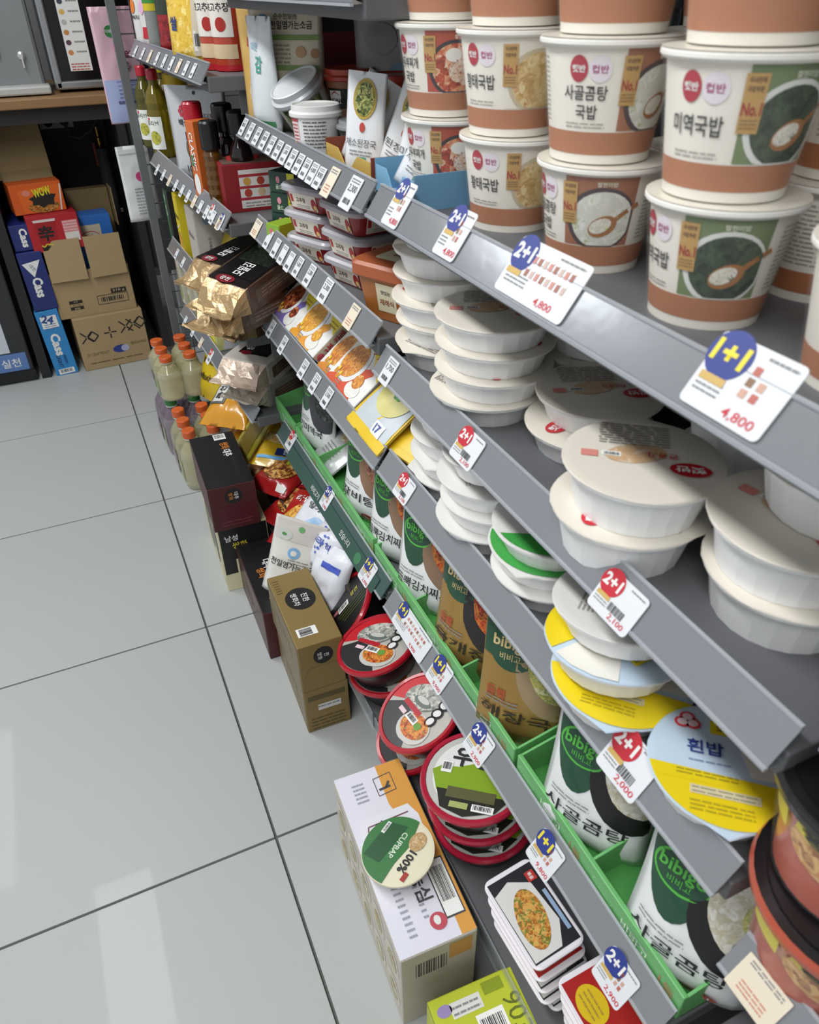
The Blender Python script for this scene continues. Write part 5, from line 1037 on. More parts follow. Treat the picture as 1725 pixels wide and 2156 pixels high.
def rc_face(p, w, h):
    p.rect(.012, -h*.02, w*.80, h*.80, m('#dcd6d0', .45), 0)
    for k in range(3): p.rect(-w*.16, h*(.26-.24*k), w*.38, h*.055, m('#a8323a', .4), 1)
    for k in range(2):
        for j in range(3): p.ell(-w*.26+w*.14*j, h*(.14-.24*k), .008, .008, (m('#c99a4a'), m('#b0402f'), m('#c9b08a'))[(j+k) % 3], 1, 12, 1)
    p.lines(-w*.3, -h*.3, w*.45, 2, .006, GREYINK, 1)
c = PF(492, 475, .04)
rcx = thing('gift_carton', 'open red carton with white info panel on the oil shelf', 'carton', (c.x+.095, c.y+.045, FB), rad(-3))
MB().box((0, 0, .046), (.20, .09, .092), m('#8a1a22', .45), .001).build('box_body', rcx)
MB().box((0, 0, .0925), (.19, .08, .002), m('#5f4a3c', .7)).build('box_inside', rcx)
for k in range(4): MB().lathe([(.011, .093), (.011, .1)], m('#b0302a', .4), 14).build('jar_lid', rcx, (-.07+.045*k, 0, 0))
p = Print(); rc_face(p, .20, .092); p.build('front_print', rcx, frontf(.09, .046))
# top shelf of the far unit
def corn(p, w, h):
    p.ell(-w*.15, h*.82, w*.26, h*.15, m('#23225a', .4), 1, 22, 3); p.ell(-w*.15, h*.83, w*.21, h*.12, m('#d8b81e', .4), 2, 22, 3); p.text('스', -w*.15, h*.82, .026, m('#23225a', .4), 3, .03); p.text('쌀', -w*.18, h*.42, .024, m('#2a3a7a', .4), 2, .03); gr(p, w*.38, h*.45, w*.2, h*.7, m('#cfc6b0', .35), 1, 3, 8); p.barcode(w*.38, h*.25, w*.15, h*.2, 2)
def farp(px, py, off): return PF(px, py, off)
q = farp(405, 110, .05)
pouch('corn_pouch', 'clear pouch of yellow corn kernels on the top far shelf', 'pouch', (q.x, q.y, FA), FACE+rad(30), .115, .17, .05, food(['#c9a02a', '#e0c050', '#d9b03a', '#efdc8a'], 55, 'v', .25), corn, 'top shelf packs', 71, .002)
q = farp(362, 95, .05)
pouch('bean_pouch', 'dark green and red pouch left of the corn kernels', 'pouch', (q.x, q.y, FA), FACE+rad(30), .07, .18, .035, m('#22301f', .3, coat=.3), lambda p, w, h: (gr(p, w*.1, h*.25, w*.7, h*.4, food(['#6a1418', '#a0242a', '#3a0c10'], 80), 1), p.text('눈', 0, h*.8, .024, WHITE, 2, .02)), 'top shelf packs', 72)
jq = farp(333, 80, .05)
jr = thing('noodle_jar', 'clear jar with green cap and yellow band on the top far shelf', 'jar', (jq.x, jq.y, FA), FACE+.6)
MB().lathe([(.020, 0), (.022, .002), (.022, .10)], m('#aeb4b0', .12, trans=.5), 20).build('jar_body', jr); MB().lathe([(.0225, .085), (.0225, .10)], m('#c9b41e', .4), 20, cap0=False, cap1=False).build('band', jr); MB().lathe([(.023, .10), (.023, .15)], m('#3f8a3a', .4), 20).build('cap', jr)
for k, (px, lab) in enumerate(((298, 'white tipped packet nearest the end post on the top far shelf'), (312, 'clear packet with red mark next to the green capped jar'))):
    q = farp(px, 70, .045)
    pouch('spice_packet', lab, 'packet', (q.x, q.y, FA), FACE+rad(25), .05, .15, .02, m('#d4d2ce', .3, coat=.2), (lambda p, w, h: (p.ell(-w*.2, h*.6, w*.25, h*.1, m('#d8762a', .4), 1, 14, 2), p.text('MILFLE', w*.05, h*.45, .008, INK, 2))) if k == 0 else (lambda p, w, h: (p.rect(w*.1, h*.25, w*.4, h*.16, m('#b8222f', .4), 1, 2, 2), p.ell(0, h*.6, w*.2, h*.1, m('#d8a8c8', .4), 1, 12, 2))), 'top shelf packs', 73+k)
def cho(p, r, h): p.rect(0, h*.60, r*1.9, h*.52, m('#e2dcd2', .4), 0, 8, 3); p.rect(0, h*.80, r*.7, h*.07, m('#b8222f', .4), 1, 3, 1); p.text('초고추장', 0, h*.62, .014, INK, 1, .02, w=r*1.7); p.ell(r*.2, h*.46, r*.35, h*.07, m('#a8281f', .4), 1, 14, 2); p.rect(0, h*.2, r*2.2, h*.14, m('#d8bf9a', .4), 0, 8, 1); p.rect(0, h*.04, r*2.6, h*.06, m('#b5222c', .4), 0, 8, 1)
for k, (px, off) in enumerate(((462, .07), (489, .085))):
    q = farp(px, 130, off); bottle('red vinegar sauce bottle with white label, %s' % ('beside the corn pouch', 'right end of the top far shelf')[k], q, FA, .185, .030, m('#b5442e', .25, coat=.3), CAPR, cho, name='sauce_bottle', prof=[(.028, 0), (.030, .003), (.030, .12), (.026, .15), (.02, .163)])
tag(MB().box((0, 0, .08), (.10, .30, .16), m('#4a1420', .5), .002).build('carton', loc=(.55, 1.72, FA)), 'dark red carton standing at the back of the top far shelf', 'carton')
# third shelf: boxes and seaweed
def stand_box(name, label, px, py, off, w, d, h, ma, faces, z, rz=0, group=None):
    q = PF(px, py, off); return carton(name, label, 'box', (q.x+d/2*.9, q.y, z), fz+rz, w, d, h, ma, faces, group)
stand_box('tea_box', 'narrow dark green and black box by the end post', 372, 520, .03, .06, .12, .145, m('#1d2a22', .4), {'front': lambda p, w, h: (p.rect(-w*.2, 0, w*.5, h*.9, m('#2c6a3e', .4), 0), p.ell(-w*.2, h*.34, .008, .01, m('#8ac09a', .4), 1, 12, 1), p.text('녹차', -w*.2, h*.1, .016, WHITE, 1, .01, -90)), 'right': base_col('#1a1a1a')}, FC)
def maxim(p, w, h): p.rect(0, 0, w*.97, h*.98, m('#d9c41c', .4), 0); p.text('Mocha', 0, h*.15, .014, m('#5a3a1a', .4), 1, .02, w=w*.8); p.ell(0, -h*.25, w*.42, h*.16, food(['#c98a2a', '#e0b040', '#8a5a1a'], 60), 1, 20, 1); p.stroke([(-w*.45, -h*.05), (0, -h*.02), (w*.45, h*.06)], .003, WHITE, 1)
stand_box('coffee_box', 'tall bright yellow coffee box between green and grey boxes', 397, 560, .028, .05, .12, .165, m('#d2bd1e', .4), {'front': maxim, 'right': base_col('#d2bd1e')}, FC)
stand_box('coffee_box', 'tall grey beige coffee box with small print on its side', 425, 570, .03, .10, .16, .165, m('#b9b4ab', .5), {'front': lambda p, w, h: (p.rect(0, 0, w*.97, h*.98, m('#bdb8ae', .4), 0), p.text('Maxim', -w*.1, h*.1, .016, m('#8a8478', .4), 1)), 'right': lambda p, w, h: (p.lines(-w*.1, h*.3, w*.45, 12, .008, m('#8a8680', .5), 0), p.ell(-w*.3, h*.38, .012, .012, m('#8a9ab0', .4), 0, 16, 1), p.text('상자재활용', -w*.3, h*.0, .008, INK, 0, 0, -90))}, FC)
SEAF = food(['#10140f', '#1c231a', '#2c3428', '#0a0c0a'], 120)
GOLDF = m('#b0946a', .3, metal=.45, bump=.8, bs=38); BRNF = m('#5a4436', .3, metal=.2, bump=.5, bs=40)
def gim(nm, r2='#7a1c28'):
    def D(p, w, h):
        gr(p, 0, 0, w*.92, h*.94, m('#16110f', .3), 1, 1, 1); gr(p, 0, h*.22, w*.80, h*.44, SEAF, 2, 1, 1); p.rect(0, -h*.16, w*.86, h*.34, m('#0d0c0c', .3), 3); p.text(nm, 0, -h*.16, w*.26, WHITE, 5, .02, 90, w=h*.28); p.ell(-w*.1, -h*.42, w*.22, h*.08, m(r2, .3), 4, 14, 1); p.text('광천', -w*.1, -h*.42, w*.12, WHITE, 6, .01)
    return D
def foil_block(label, c, rot, w, d, h, body, end, design, seed=1, fl=.055, grp='golden seaweed packs'):
    """tray of seaweed in crumpled foil: block body, flared foil end towards local -y"""
    t = thing('seaweed_pack', label, 'pack', c, rot, grp); rn_ = random.Random(seed)
    def ring(y, hw, z0, z1, n=7, j=.0):
        pts = [(-hw+2*hw*i/n, y, z1) for i in range(n+1)]+[(hw, y, z1+(z0-z1)*i/3) for i in (1, 2)]+[(hw-2*hw*i/n, y, z0) for i in range(n+1)]+[(-hw, y, z0+(z1-z0)*i/3) for i in (1, 2)]
        return [(x+rn_.uniform(-j, j), yy+rn_.uniform(-j, j), z+rn_.uniform(-j, j)) for x, yy, z in pts]
    MB().rings([ring(y, w/2*k, 0, h*k2) for y, k, k2 in ((-d/2, .97, .95), (-d/2+.008, 1, 1), (0, 1.0, 1.0), (d/2-.008, 1, 1), (d/2, .97, .95))], body, False).build('wrapped_tray', t)
    MB().rings([ring(-d/2+.002, w/2*.99, .001, h*.98, j=.001), ring(-d/2-fl*.35, w/2*.94, h*.12, h*.80, j=.004), ring(-d/2-fl*.62, w/2*.90, h*.26, h*.60, j=.005), ring(-d/2-fl*.85, w/2*1.0, h*.40, h*.46, j=.0025), ring(-d/2-fl*1.1, w/2*1.06, h*.40, h*.43, j=.004)], end, False, cap0=False).build('foil_end', t)
    p = Print(); design(p, w, d); p.build('top_print', t, top(h)); p = Print(); p.rect(0, h*.5, d*.7, h*.5, m('#6a5648', .35), 0); p.lines(-d*.25, h*.66, d*.5, 3, .007, m('#9a8674', .5), 1); p.build('side_print', t, rightf(w)); return t
def gimpack(label, px, py, zt, rz, w, d, h, tilt, nm, roll=0, seed=1):
    q = P(px, py, zt); return foil_block(label, (q.x, q.y, zt-h), eul(FACE+rad(rz), tilt, roll), w, d, h, BRNF, GOLDF, gim(nm), seed)
gimpack('golden seaweed pack lying at the bottom of the pile', 560, 640, FC+.045, 26, .095, .15, .04, 3, '모밀김', seed=84)
gimpack('golden seaweed pack sticking out below the upper two', 524, 620, FC+.10, 30, .105, .15, .046, 3, '모밀김', 0, seed=83)
gimpack('golden brown seaweed pack with black label, farther of the upper two', 506, 520, FC+.165, 24, .10, .16, .05, 8, '모밀김', seed=81)
gimpack('golden brown seaweed pack with black label, nearer of the upper two', 536, 550, FC+.165, 32, .105, .165, .055, 12, '모밀김', 5, seed=82)
for k in range(3):
    q = PF(505+22*k, 510, .12); pillow('snack_pack', 'small yellow snack pack behind the seaweed, %s of three' % ('first', 'second', 'third')[k], 'snack', (q.x, q.y, FC+.115), eul(FACE+.5, 50, 0), .09, .11, .03, m('#c0a81e', .3, coat=.3), lambda p, w, h: (p.text('원', 0, 0, .02, m('#7a2a1a', .4), 2, .02)), 'yellow snack packs at the back', 85+k, .004)
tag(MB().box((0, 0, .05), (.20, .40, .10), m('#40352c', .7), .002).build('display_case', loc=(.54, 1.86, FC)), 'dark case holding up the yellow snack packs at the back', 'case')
# fourth shelf
for k in range(3):
    stand_box('tea_box', 'pale green beige box on the lowest far shelf, %s' % ('nearest the end post', 'second', 'third')[k], 392+15*k, 640+14*k, .03, .055, .10, .135, m('#c9c4ae', .45), {'front': lambda p, w, h: (p.rect(0, 0, w*.95, h*.97, m('#cdc8b4', .45), 0), p.rect(-w*.3, 0, w*.1, h*.9, m('#8a5a42', .4), 1), p.ell(0, -h*.2, w*.3, h*.18, m('#9aa86a', .4), 1, 16, 1), p.lines(-w*.1, h*.35, w*.4, 4, .01, GREYINK, 1))}, FD, 0, 'pale tea boxes')
def konjac(p, w, h):
    p.rect(0, 0, w*.97, h*.97, m('#d6d2c2', .4), 0); p.poly([(-w*.48, -h*.48), (w*.48, -h*.48), (w*.48, h*.1), (-w*.48, h*.28)], m('#d9d68a', .4), 1); p.text('LOW CALORIE', 0, h*.30, .006, INK, 2, 0, w=w*.6); p.text('SUGAR 3g', 0, h*.24, .006, INK, 2, 0); p.text('PREBIOTICS', 0, h*.18, .006, INK, 2, 0, w=w*.55)
    p.ell(-w*.02, -h*.02, w*.14, h*.10, m('#2a2220', .4), 2, 18, 1); p.ell(-w*.05, -h*.04, w*.10, h*.085, m('#d9b8a4', .4), 3, 18, 1); p.poly([(-w*.32, -h*.47), (w*.24, -h*.47), (w*.16, -h*.18), (-w*.02, -h*.12), (-w*.2, -h*.2)], m('#d8d8dc', .4), 3)
stand_box('diet_box', 'pale yellow box with a small portrait print on its side', 450, 700, .03, .075, .085, .15, m('#d9d49a', .45), {'front': lambda p, w, h: (p.rect(0, 0, w*.95, h*.97, m('#d2cf8a', .4), 0), p.rect(0, h*.2, w*.5, h*.3, WHITE, 1), p.rect(0, -h*.3, w*.9, h*.3, m('#d9d23a', .4), 1)), 'right': konjac}, FD)
def gim2(p, w, h): gr(p, 0, h*.06, w*.66, h*.60, m('#16110f', .3), 0, 8, 8); gr(p, w*.1, h*.08, w*.42, h*.5, SEAF, 1, 8, 6); p.text('참기름김', -w*.16, h*.06, w*.15, WHITE, 4, .02, 0+90, w=h*.4); p.ell(-w*.16, -h*.22, w*.12, h*.06, m('#8a1c28', .3), 3, 14, 2)
SILVF = m('#cdc6bc', .3, metal=.1, bump=.3, bs=40)
q = P(552, 728, FD+.11); foil_block('silver seaweed pack with black label on the lowest far shelf', (q.x, q.y, FD+.052), eul(FACE+rad(40), 5, 0), .125, .15, .055, SILVF, m('#c2ae9c', .3, metal=.3, bump=.6, bs=38), gim2, 91, .05)
q = P(572, 800, FD+.03); foil_block('clear grey seaweed pack at the shelf corner below the silver one', (q.x, q.y, FD+.001), eul(FACE+rad(32), 0, 0), .11, .14, .05, m('#8d8b84', .25, metal=.1, bump=.25, bs=40), m('#a39a8c', .3, metal=.2, bump=.6, bs=38), lambda p, w, h: (p.ell(0, -h*.05, w*.2, h*.12, m('#a8a49a', .3), 2, 18, 3), p.text('175', 0, -h*.05, .016, m('#6a4a44', .4), 4, .0)), 92, .04)
# coffee bags on the base of the far unit
for k, (px, py, zt) in enumerate(((440, 745, .33), (470, 775, .30))):
    q = P(px, py, zt); pillow('coffee_bag', 'yellow coffee mix bag %s' % ('with brown lettering behind the orange capped drinks', 'under the silver seaweed pack')[k], 'bag', (q.x+.01, q.y-.02, zt-.045), eul(FACE+.4, 62, 0), .13, .20, .05, m('#d0b41a', .3, coat=.3), lambda p, w, h: (p.text('Maxim', 0, -h*.15, .022, m('#4a3a14', .4), 2, .02), p.text('Mocha', 0, h*.1, .02, m('#4a3a14', .4), 2, .02), p.rect(0, h*.4, w*.8, h*.08, m('#3f8a3a', .3), 1, 6, 2)), 'yellow coffee bags', 95+k, .004)

# ================================================================== six-packs of drinks
_bt = {}
def six_pack(label, x0, y0, z, kind):
    t = thing('drink_pack', label, 'drink pack', (x0, y0, z), rad(1.5), 'film wrapped drink packs')
    if kind not in _bt:
        liq = m('#efeac0', .08, trans=.7, bump=.08, bs=120) if kind == 'o' else m('#b5a2b2', .08, trans=.7)
        b = MB().lathe([(.027, 0), (.035, .004), (.0366, .012), (.0366, .092), (.034, .106), (.022, .124), (.0155, .134), (.0155, .146)], liq, 22)
        nk = MB().lathe([(.0185, .142), (.019, .145)], m('#dcdcd2', .3), 18)
        cp = MB().lathe([(.0188, .1455), (.0196, .147), (.0196, .163), (.018, .165)], m('#d0602c', .35, bump=.2, bs=300) if kind == 'o' else m('#2f7a3c', .35), 18)
        _bt[kind] = (b.mesh('bottle'), nk.mesh('neck_ring'), cp.mesh('cap'))
    for i in range(2):
        for j in range(3):
            b = link('bottle', _bt[kind][0], t, (.037+.0738*i, .037+.0738*j, 0)); link('neck_ring', _bt[kind][1], b); link('cap', _bt[kind][2], b)
    MB().rr([(.073, .110, .03, .002), (.0745, .1115, .03, .095), (.071, .108, .028, .112)], m('#ffffff', .06, alpha=.10, spec=.6), 5, cap0=False, cap1=False).build('shrink_film', t, (.0739, .1108, 0))
    p = Print(); p.rect(-.05, .03, .06, .05, m('#b9a8b8', .4), 0); p.lines(-.07, .045, .04, 3, .008, GREYINK, 1); p.rect(.05, .045, .05, .06, m('#9aa878', .4), 0); p.build('wrap_print', t, lambda u, v, h: (-.0012-h, .11-u, v))
    return t
six_pack('purple drink six-pack with green caps on the floor', .148, 2.262, 0, 'p').scale = (1, 1, 1.2)
six_pack('orange capped six-pack stacked on the purple drinks', .160, 2.258, .1985, 'o').scale = (1, 1, .84)
six_pack('orange capped six-pack on the floor behind the black tea carton', .160, 2.028, 0, 'o').scale = (1, 1, 1.18)

# ================================================================== pouches hung on the end rack
def pinkd(p, w, h):
    p.ell(-w*.12, h*.80, w*.12, h*.05, m('#2f7a3c', .4), 1, 18, 2); p.text('하바나', -w*.12, h*.80, .010, WHITE, 3, .0); p.ell(-w*.05, h*.66, w*.09, h*.04, m('#d88aa8', .4), 1, 14, 2); p.text('Remi', w*.2, h*.62, .022, m('#7a2a4a', .4), 2, .01); gr(p, 0, h*.2, w*.95, h*.38, m('#a9b4dc', .3), 0, 8, 8); p.ell(w*.05, h*.50, w*.14, h*.05, food(['#2a2a30', '#d9c0c8', '#8a4a5a'], 60), 1, 16, 2); p.lines(-w*.2, h*.38, w*.5, 6, .010, m('#8088b0', .5), 2); p.rect(.0, h*.19, w*.5, .008, m('#5a5f80', .5), 2, 4, 1)
q = PY(256, 138, 2.60)
pouch('hanging_pouch', 'pink and lilac pouch hanging on the end rack', 'pouch', (q.x, 2.60, q.z-.145), rad(8), .125, .285, .02, m('#d8b2bf', .3, coat=.2), pinkd, 'pouches on the end rack', 101, .004)
q = PY(293, 385, 2.60)
pouch('hanging_pouch', 'white resealable pouch with a pink seal hanging on the end rack', 'pouch', (q.x, 2.60, q.z-.11), rad(8), .10, .215, .02, m('#dcdedd', .35, coat=.1), lambda p, w, h: (p.ell(w*.05, h*.60, w*.13, h*.06, m('#c0447a', .4), 1, 18, 2), p.lines(-w*.2, h*.45, w*.55, 9, .009, m('#9a9c9e', .5), 1), p.rect(0, h*.90, w*.9, .003, m('#b8baba', .4), 1, 6, 1)), 'pouches on the end rack', 102, .003)
for k, (px, py) in enumerate(((385, 300), (380, 400), (392, 615), (398, 690))):
    q = PY(px, py, 2.60); pouch('hanging_pouch', 'pale printed packet hanging on the rack grid, %s' % ('highest behind the bottles', 'below the oil shelf', 'beside the lowest boxes', 'lowest of all')[k], 'pouch', (q.x+.02, 2.60, q.z-.07), rad(5), .11, .15, .012, m('#8f9294', .45), lambda p, w, h: (p.lines(-w*.35, h*.8, w*.7, 10, .010, m('#6a6c70', .5), 1), p.rect(w*.1, h*.15, w*.4, h*.1, m('#b8b44a' if k == 2 else '#77797c', .4), 1, 3, 2)), 'pouches on the end rack', 103+k, .002)
# ================================================================== cartons under the counter
KR = m('#a78f68', .75, var=.06, vs=14, bump=.05, bs=90); KRD = m('#8a7450', .8, var=.08, vs=14)
BK = m('#1f1a16', .6)
def glyphs(p, w, h):
    def gl(cx, cy, s, segs):
        for (x0, y0, x1, y1) in segs: p.stroke([(cx+x0*s, cy+y0*s), (cx+x1*s, cy+y1*s)], .005, BK, 1)
    X = [(-1, 1, -.1, .1), (-1, -1, -.1, -.1), (.1, .1, 1, 1), (.1, -.1, 1, -1)]; O = [(0, .9, .9, 0), (.9, 0, 0, -.9), (0, -.9, -.9, 0), (-.9, 0, 0, .9)]
    gl(-w*.36, h*.14, .022, X); gl(-w*.27, h*.14, .022, O); gl(-w*.02, h*.16, .024, [(-1, 0, -.15, 0), (.15, 0, 1, 0), (0, .2, 0, 1), (0, -.2, 0, -1)]); gl(w*.22, h*.22, .024, X); gl(w*.33, h*.24, .024, X); gl(w*.44, h*.26, .024, O)
    p.text('DC CRAFTROOT', -w*.26, -h*.20, .012, m('#6a583a', .6), 1, 0, w=.085); p.text('BREWING', w*.35, -h*.12, .012, m('#6a583a', .6), 1, 0, w=.06); p.lines(-w*.4, -h*.36, w*.8, 1, .012, m('#6a583a', .6), 1)
    p.ell(w*.08, -h*.18, .032, .016, m('#2c3a86', .5), 1, 20, 1); p.ell(w*.14, -h*.18, .016, .014, m('#aab0c8', .5), 2, 14, 1)
kc = carton('beer_carton', 'brown carton with zigzag marks on the floor under the counter', 'carton', (.075, 3.23, 0), rad(4), .265, .24, .215, KR, {'front': glyphs, 'left': base_col('#9c855f')}, bev=.003)
ob = thing('open_carton', 'open brown carton with hanging flaps and a barcode', 'carton', (.052, 3.245, .216), rad(3))
W, D_, H_ = .285, .23, .175
MB().box((0, 0, .002), (W, D_, .004), KR).build('carton_floor', ob)
MB().box((0, -D_/2, H_/2), (W, .004, H_), KR).build('front_wall', ob); MB().box((0, D_/2, H_/2+.05), (W, .004, H_+.1), KRD).build('rear_wall', ob)
for s in (-1, 1): MB().box((s*W/2, 0, H_/2), (.004, D_, H_), KR).build('side_wall', ob)
for s in (-1, 1):
    f = MB().box((0, 0, 0), (W*.46, .003, .15), KR, .001).build('flap', ob, (s*W*.255, -D_/2-.012, H_+.045), (rad(-4), 0, rad(2*s)))
p = Print(); p.rect(.09, -.002, .058, .018, BK, 1); p.text('210 g', .09, -.002, .011, m('#c9b58c', .6), 2, .01, w=.045); p.barcode(.062, -.032, .105, .028, 1, card=False); p.stroke([(.006, -.048), (.006, -.014), (.12, -.014), (.12, -.048), (.006, -.048)], .002, BK, 1)
p.rect(-.075, -.035, .048, .036, BK, 1); p.rect(-.075, -.035, .046, .011, m('#a78f68', .7), 2); p.text('201724', -.075, -.035, .007, BK, 3, .01); p.text('11 4', -.075, -.022, .006, m('#c9b58c', .6), 3); p.text('48개입', -.075, -.048, .007, m('#c9b58c', .6), 3)
p.build('front_print', ob, lambda u, v, h: (u, -D_/2-.002-h, H_/2-.005+v))
# smaller boxes standing inside it
ib = thing('fruit_box', 'blue fruit box with a white badge standing in the open carton', 'box', (.115, 3.265, .221), rad(4))
MB().box((0, 0, .17), (.13, .10, .34), m('#2f6fc0', .45), .001).build('box_body', ib)
p = Print(); p.rect(-.02, .27, .085, .075, m('#c9bda4', .5), 0); p.ell(-.02, .265, .035, .02, m('#b04a4a', .5), 1, 20, 1); p.ell(-.02, .265, .032, .017, m('#c9bda4', .5), 2, 20, 1); p.text('Dole', -.022, .265, .016, m('#b04048', .5), 3, .02); p.build('badge', ib, lambda u, v, h: (u, -.05-h, v))
bb = thing('inner_carton', 'open brown carton behind the blue fruit box', 'carton', (.125, 3.395, .225), rad(3))
MB().box((0, 0, .20), (.16, .05, .40), KRD, .002).build('carton_body', bb)
MB().box((.085, -.05, .34), (.004, .09, .14), KR, .001).build('flap', bb)
def shin(p, w, h):
    p.rect(0, 0, w*.99, h*.98, m('#b3202a', .45), 0); p.poly([(-w*.38, h*.34), (w*.06, h*.34), (w*.0, -h*.46), (-w*.32, -h*.46)], m('#a01a20', .45), 1); p.poly([(-w*.38, h*.40), (w*.06, h*.40), (w*.05, h*.33), (-w*.37, h*.33)], m('#d9c9c4', .45), 2); p.text('辛', -w*.18, h*.02, .055, BK, 3, .03); p.rect(-w*.16, -h*.40, w*.32, h*.12, BK, 3); p.stroke([(-w*.33, -h*.30), (-w*.28, -h*.36), (-w*.22, -h*.28), (-w*.0, -h*.36)], .004, m('#d8c02a', .4), 4)
    p.rect(w*.32, h*.05, w*.3, h*.5, m('#d98a8a', .5), 1); p.lines(w*.18, h*.28, w*.28, 6, .010, m('#e8c0c0', .5), 2); p.rect(w*.32, -h*.16, w*.28, h*.26, m('#ddd6ce', .5), 3); p.rect(w*.2, -h*.40, w*.4, h*.08, m('#c9b58a', .5), 3)
q = PY(90, 512, 3.14)
carton('noodle_box', 'red noodle box with a cup picture standing on the open carton edge', 'box', (-.025, 3.175, .475), rad(5), .175, .11, .125, m('#a8202a', .5), {'front': shin})
tag(MB().box((0, 0, .13), (.17, .10, .26), m('#4d3f2e', .8), .002).build('support_carton', loc=(-.03, 3.20, .2145)), 'dark brown carton hidden under the red noodle box', 'carton') if False else None
def wow(p, w, h):
    p.rect(0, 0, w*.99, h*.98, m('#cf5a1c', .45), 0); p.poly([(-w*.30, -h*.48), (w*.40, -h*.48), (w*.48, h*.40), (-w*.36, h*.30)], m('#d9651f', .45), 1); p.stroke([(w*.40, -h*.48), (w*.48, h*.40)], .005, m('#d8d2c8', .5), 2); p.text('WOW', w*.1, h*.2, .030, m('#d9d02a', .4), 4, .04, 8, w=.062); p.poly([(w*.1+.05*math.cos(rad(a))*(1 if k % 2 else .75), -h*.05+.03*math.sin(rad(a))*(1 if k % 2 else .7)) for k, a in enumerate(range(0, 360, 24))], BK, 3)
    p.ell(w*.08, -h*.30, w*.30, h*.20, food(['#8a4a1a', '#c98a3a', '#4a2a12', '#e0b060'], 70), 2, 22, 1); p.ell(-w*.2, h*.2, .014, .010, m('#d9806a', .4), 2, 16, 1)
wb = thing('noodle_box', 'orange noodle box with raised brown lid flap on the red box', 'box', (-.055, 3.215, .602), rad(8))
MB().box((0, 0, .05), (.175, .115, .10), m('#c9561c', .5), .001).build('box_body', wb)
p = Print(); wow(p, .175, .10); p.build('front_print', wb, lambda u, v, h: (u, -.0575-h, .05+v)); p = Print(); p.rect(0, .02, .03, .025, m('#d9cfc4', .5), 0); p.rect(.01, -.015, .015, .022, m('#d9cfc4', .5), 0); p.build('side_print', wb, rightf(.175, .05))
MB().box((0, 0, .085), (.185, .003, .17), m('#8d7a55', .75), .001).build('lid_flap', wb, (-.004, .057, .10), (rad(-14), 0, 0))
MB().box((0, 0, .03), (.17, .003, .06), m('#8d7a55', .75), .001).build('inner_flap', wb, (-.002, .02, .10), (rad(-60), 0, 0))
tag(MB().box((0, 0, .1), (.16, .10, .20), m('#5a4a36', .8), .002).build('inner_carton', loc=(-.03, 3.22, .2255), rot=(0, 0, rad(4))), 'brown carton inside the open one, under the red noodle box', 'carton')
tag(MB().box((0, 0, .088), (.15, .02, .176), m('#5a4a36', .8), .002).build('inner_carton', loc=(-.02, 3.265, .4265), rot=(0, 0, rad(4))), 'brown divider behind the red noodle box', 'carton')
# beer cartons leaning in the gap
def cass(txt, c2, tri):
    def D(p, w, h):
        p.text(txt, 0, -h*.1 if tri else -h*.02, w*.42, WHITE, 2, .04, -90, w=h*.34)
        if tri: p.poly([(-w*.4, h*.32), (w*.35, h*.36), (-w*.05, h*.08)], WHITE, 1); p.text('대한', -w*.02, h*.24, .014, m('#3a4a8a', .4), 2, 0, -60)
        else: p.rect(0, h*.33, w*.7, h*.18, WHITE, 1); p.text('24', -w*.05, h*.37, .032, m('#2a4a86', .4), 2, .04, -20); p.lines(-w*.25, h*.30, w*.5, 3, .008, m('#5a7aa8', .5), 2); p.text('FRESH', w*.12, -h*.26, .010, m('#1f3a70', .4), 2, .02, -90); p.text('LIGHT', -w*.16, -h*.28, .014, m('#1f3a70', .4), 2, .03, -90); p.barcode(0, -h*.44, w*.7, h*.08, 1)
    return D
g2 = carton('beer_case', 'light blue beer case standing on end beside the cartons', 'case', (-.121, 3.235, .0), (0, rad(-3), rad(2)), .083, .25, .265, m('#2f86c4', .45), {'front': cass('Cass', 0, False), 'left': base_col('#2a78b0')})
g1 = carton('beer_case', 'dark blue beer case standing on the light blue one', 'case', (-.128, 3.235, .268), (0, rad(-1.5), rad(2)), .085, .25, .215, m('#1f2c6e', .45), {'front': cass('Cass', 0, True)})
carton('beer_case', 'dark blue beer case at the top of the column', 'case', (-.131, 3.25, .486), (0, rad(-1), rad(2)), .085, .25, .09, m('#1f2c6e', .45), {'front': lambda p, w, h: p.text('Cass', 0, 0, h*.3, WHITE, 1, .04, -90)})

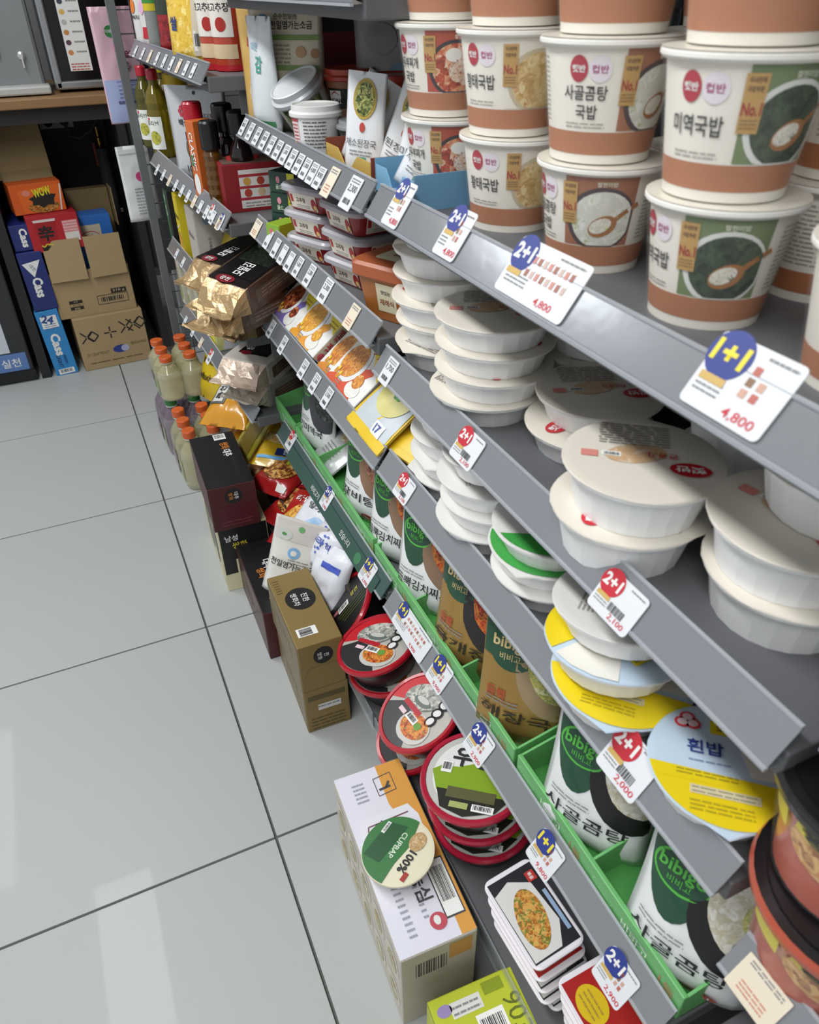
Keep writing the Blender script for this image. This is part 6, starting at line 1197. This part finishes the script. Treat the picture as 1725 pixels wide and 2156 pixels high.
# ================================================================== red cup noodles at the right edge
OR = m('#b5523a', .3, coat=.3); 
def big_cup(label, x, y, z, turn, tilt=None, rimc=None):
    t = thing('cup_noodle', label, 'cup noodle', (x, y, z), (0, 0, FACE+rad(turn)) if not tilt else tilted(FACE+rad(turn), *tilt), 'red cup noodles at the right edge')
    MB().lathe([(.050, 0), (.052, .002), (.056, .045), (.0565, .05), (.066, .088)], OR, 36, cap1=False).build('cup', t)
    MB().lathe([(.066, .086), (.072, .088), (.073, .094), (.071, .100)], rimc or m('#17181a', .3, coat=.3), 40, cap0=False, cap1=False).build('rim', t)
    MB().lathe([(.071, .0995), (.04, .1005), (.001, .101)], m('#1b1a1c', .3, coat=.2), 40, cap0=False).build('lid', t)
    p = Print(); fn = conef(.053, .01, .064, .084)
    p.ell(0, .06, .04, .022, food(['#c98a4a', '#e0b878', '#8a3a1a', '#d0a860'], 60), 0, 22, 4); p.rect(.0, .072, .07, .014, m('#d8c83a', .35), 1, 10, 2, rot=-8); p.text('왕뚜껑', 0, .072, .012, BK, 2, .04, -8, w=.06); p.barcode(.012, .022, .024, .018, 1); p.ell(.05, .06, .03, .02, food(['#c98a4a', '#e0b878', '#8a3a1a', '#d0a860'], 60), 0, 22, 4); p.rect(-.06, .065, .03, .02, m('#d8c83a', .35), 1, 6, 2)
    p.build('cup_print', t, fn)
    p = Print(); p.ell(0, 0, .062, .062, m('#141315', .3), 0, 30, 1); p.ell(-.03, .02, .022, .030, m('#a83a20', .35), 1, 20, 1); p.ell(-.026, .018, .016, .024, m('#141315', .35), 2, 20, 1); p.text('고추', .02, .03, .018, WHITE, 2, .03); p.ell(.03, -.02, .02, .02, m('#d8d4cc', .35), 1, 20, 1); p.build('lid_print', t, top(.101))
    MB().lathe([(.054, .002), (.068, .086), (.0745, .0995)], FILM, 24, cap0=False, cap1=False).build('film_wrap', t); return t
cK = from_left(1592, 1990, .665, .055); cK2 = from_left(1637, 1655, .838, .072)
big_cup('red cup noodle standing on the shelf at the right edge', cK[0], cK[1], .642, 40, None, OR)
big_cup('red cup noodle with black lid stacked on the other, right edge', cK2[0]*.6+cK[0]*.4, cK2[1]*.6+cK[1]*.4, .7455, 20, (150, 3))
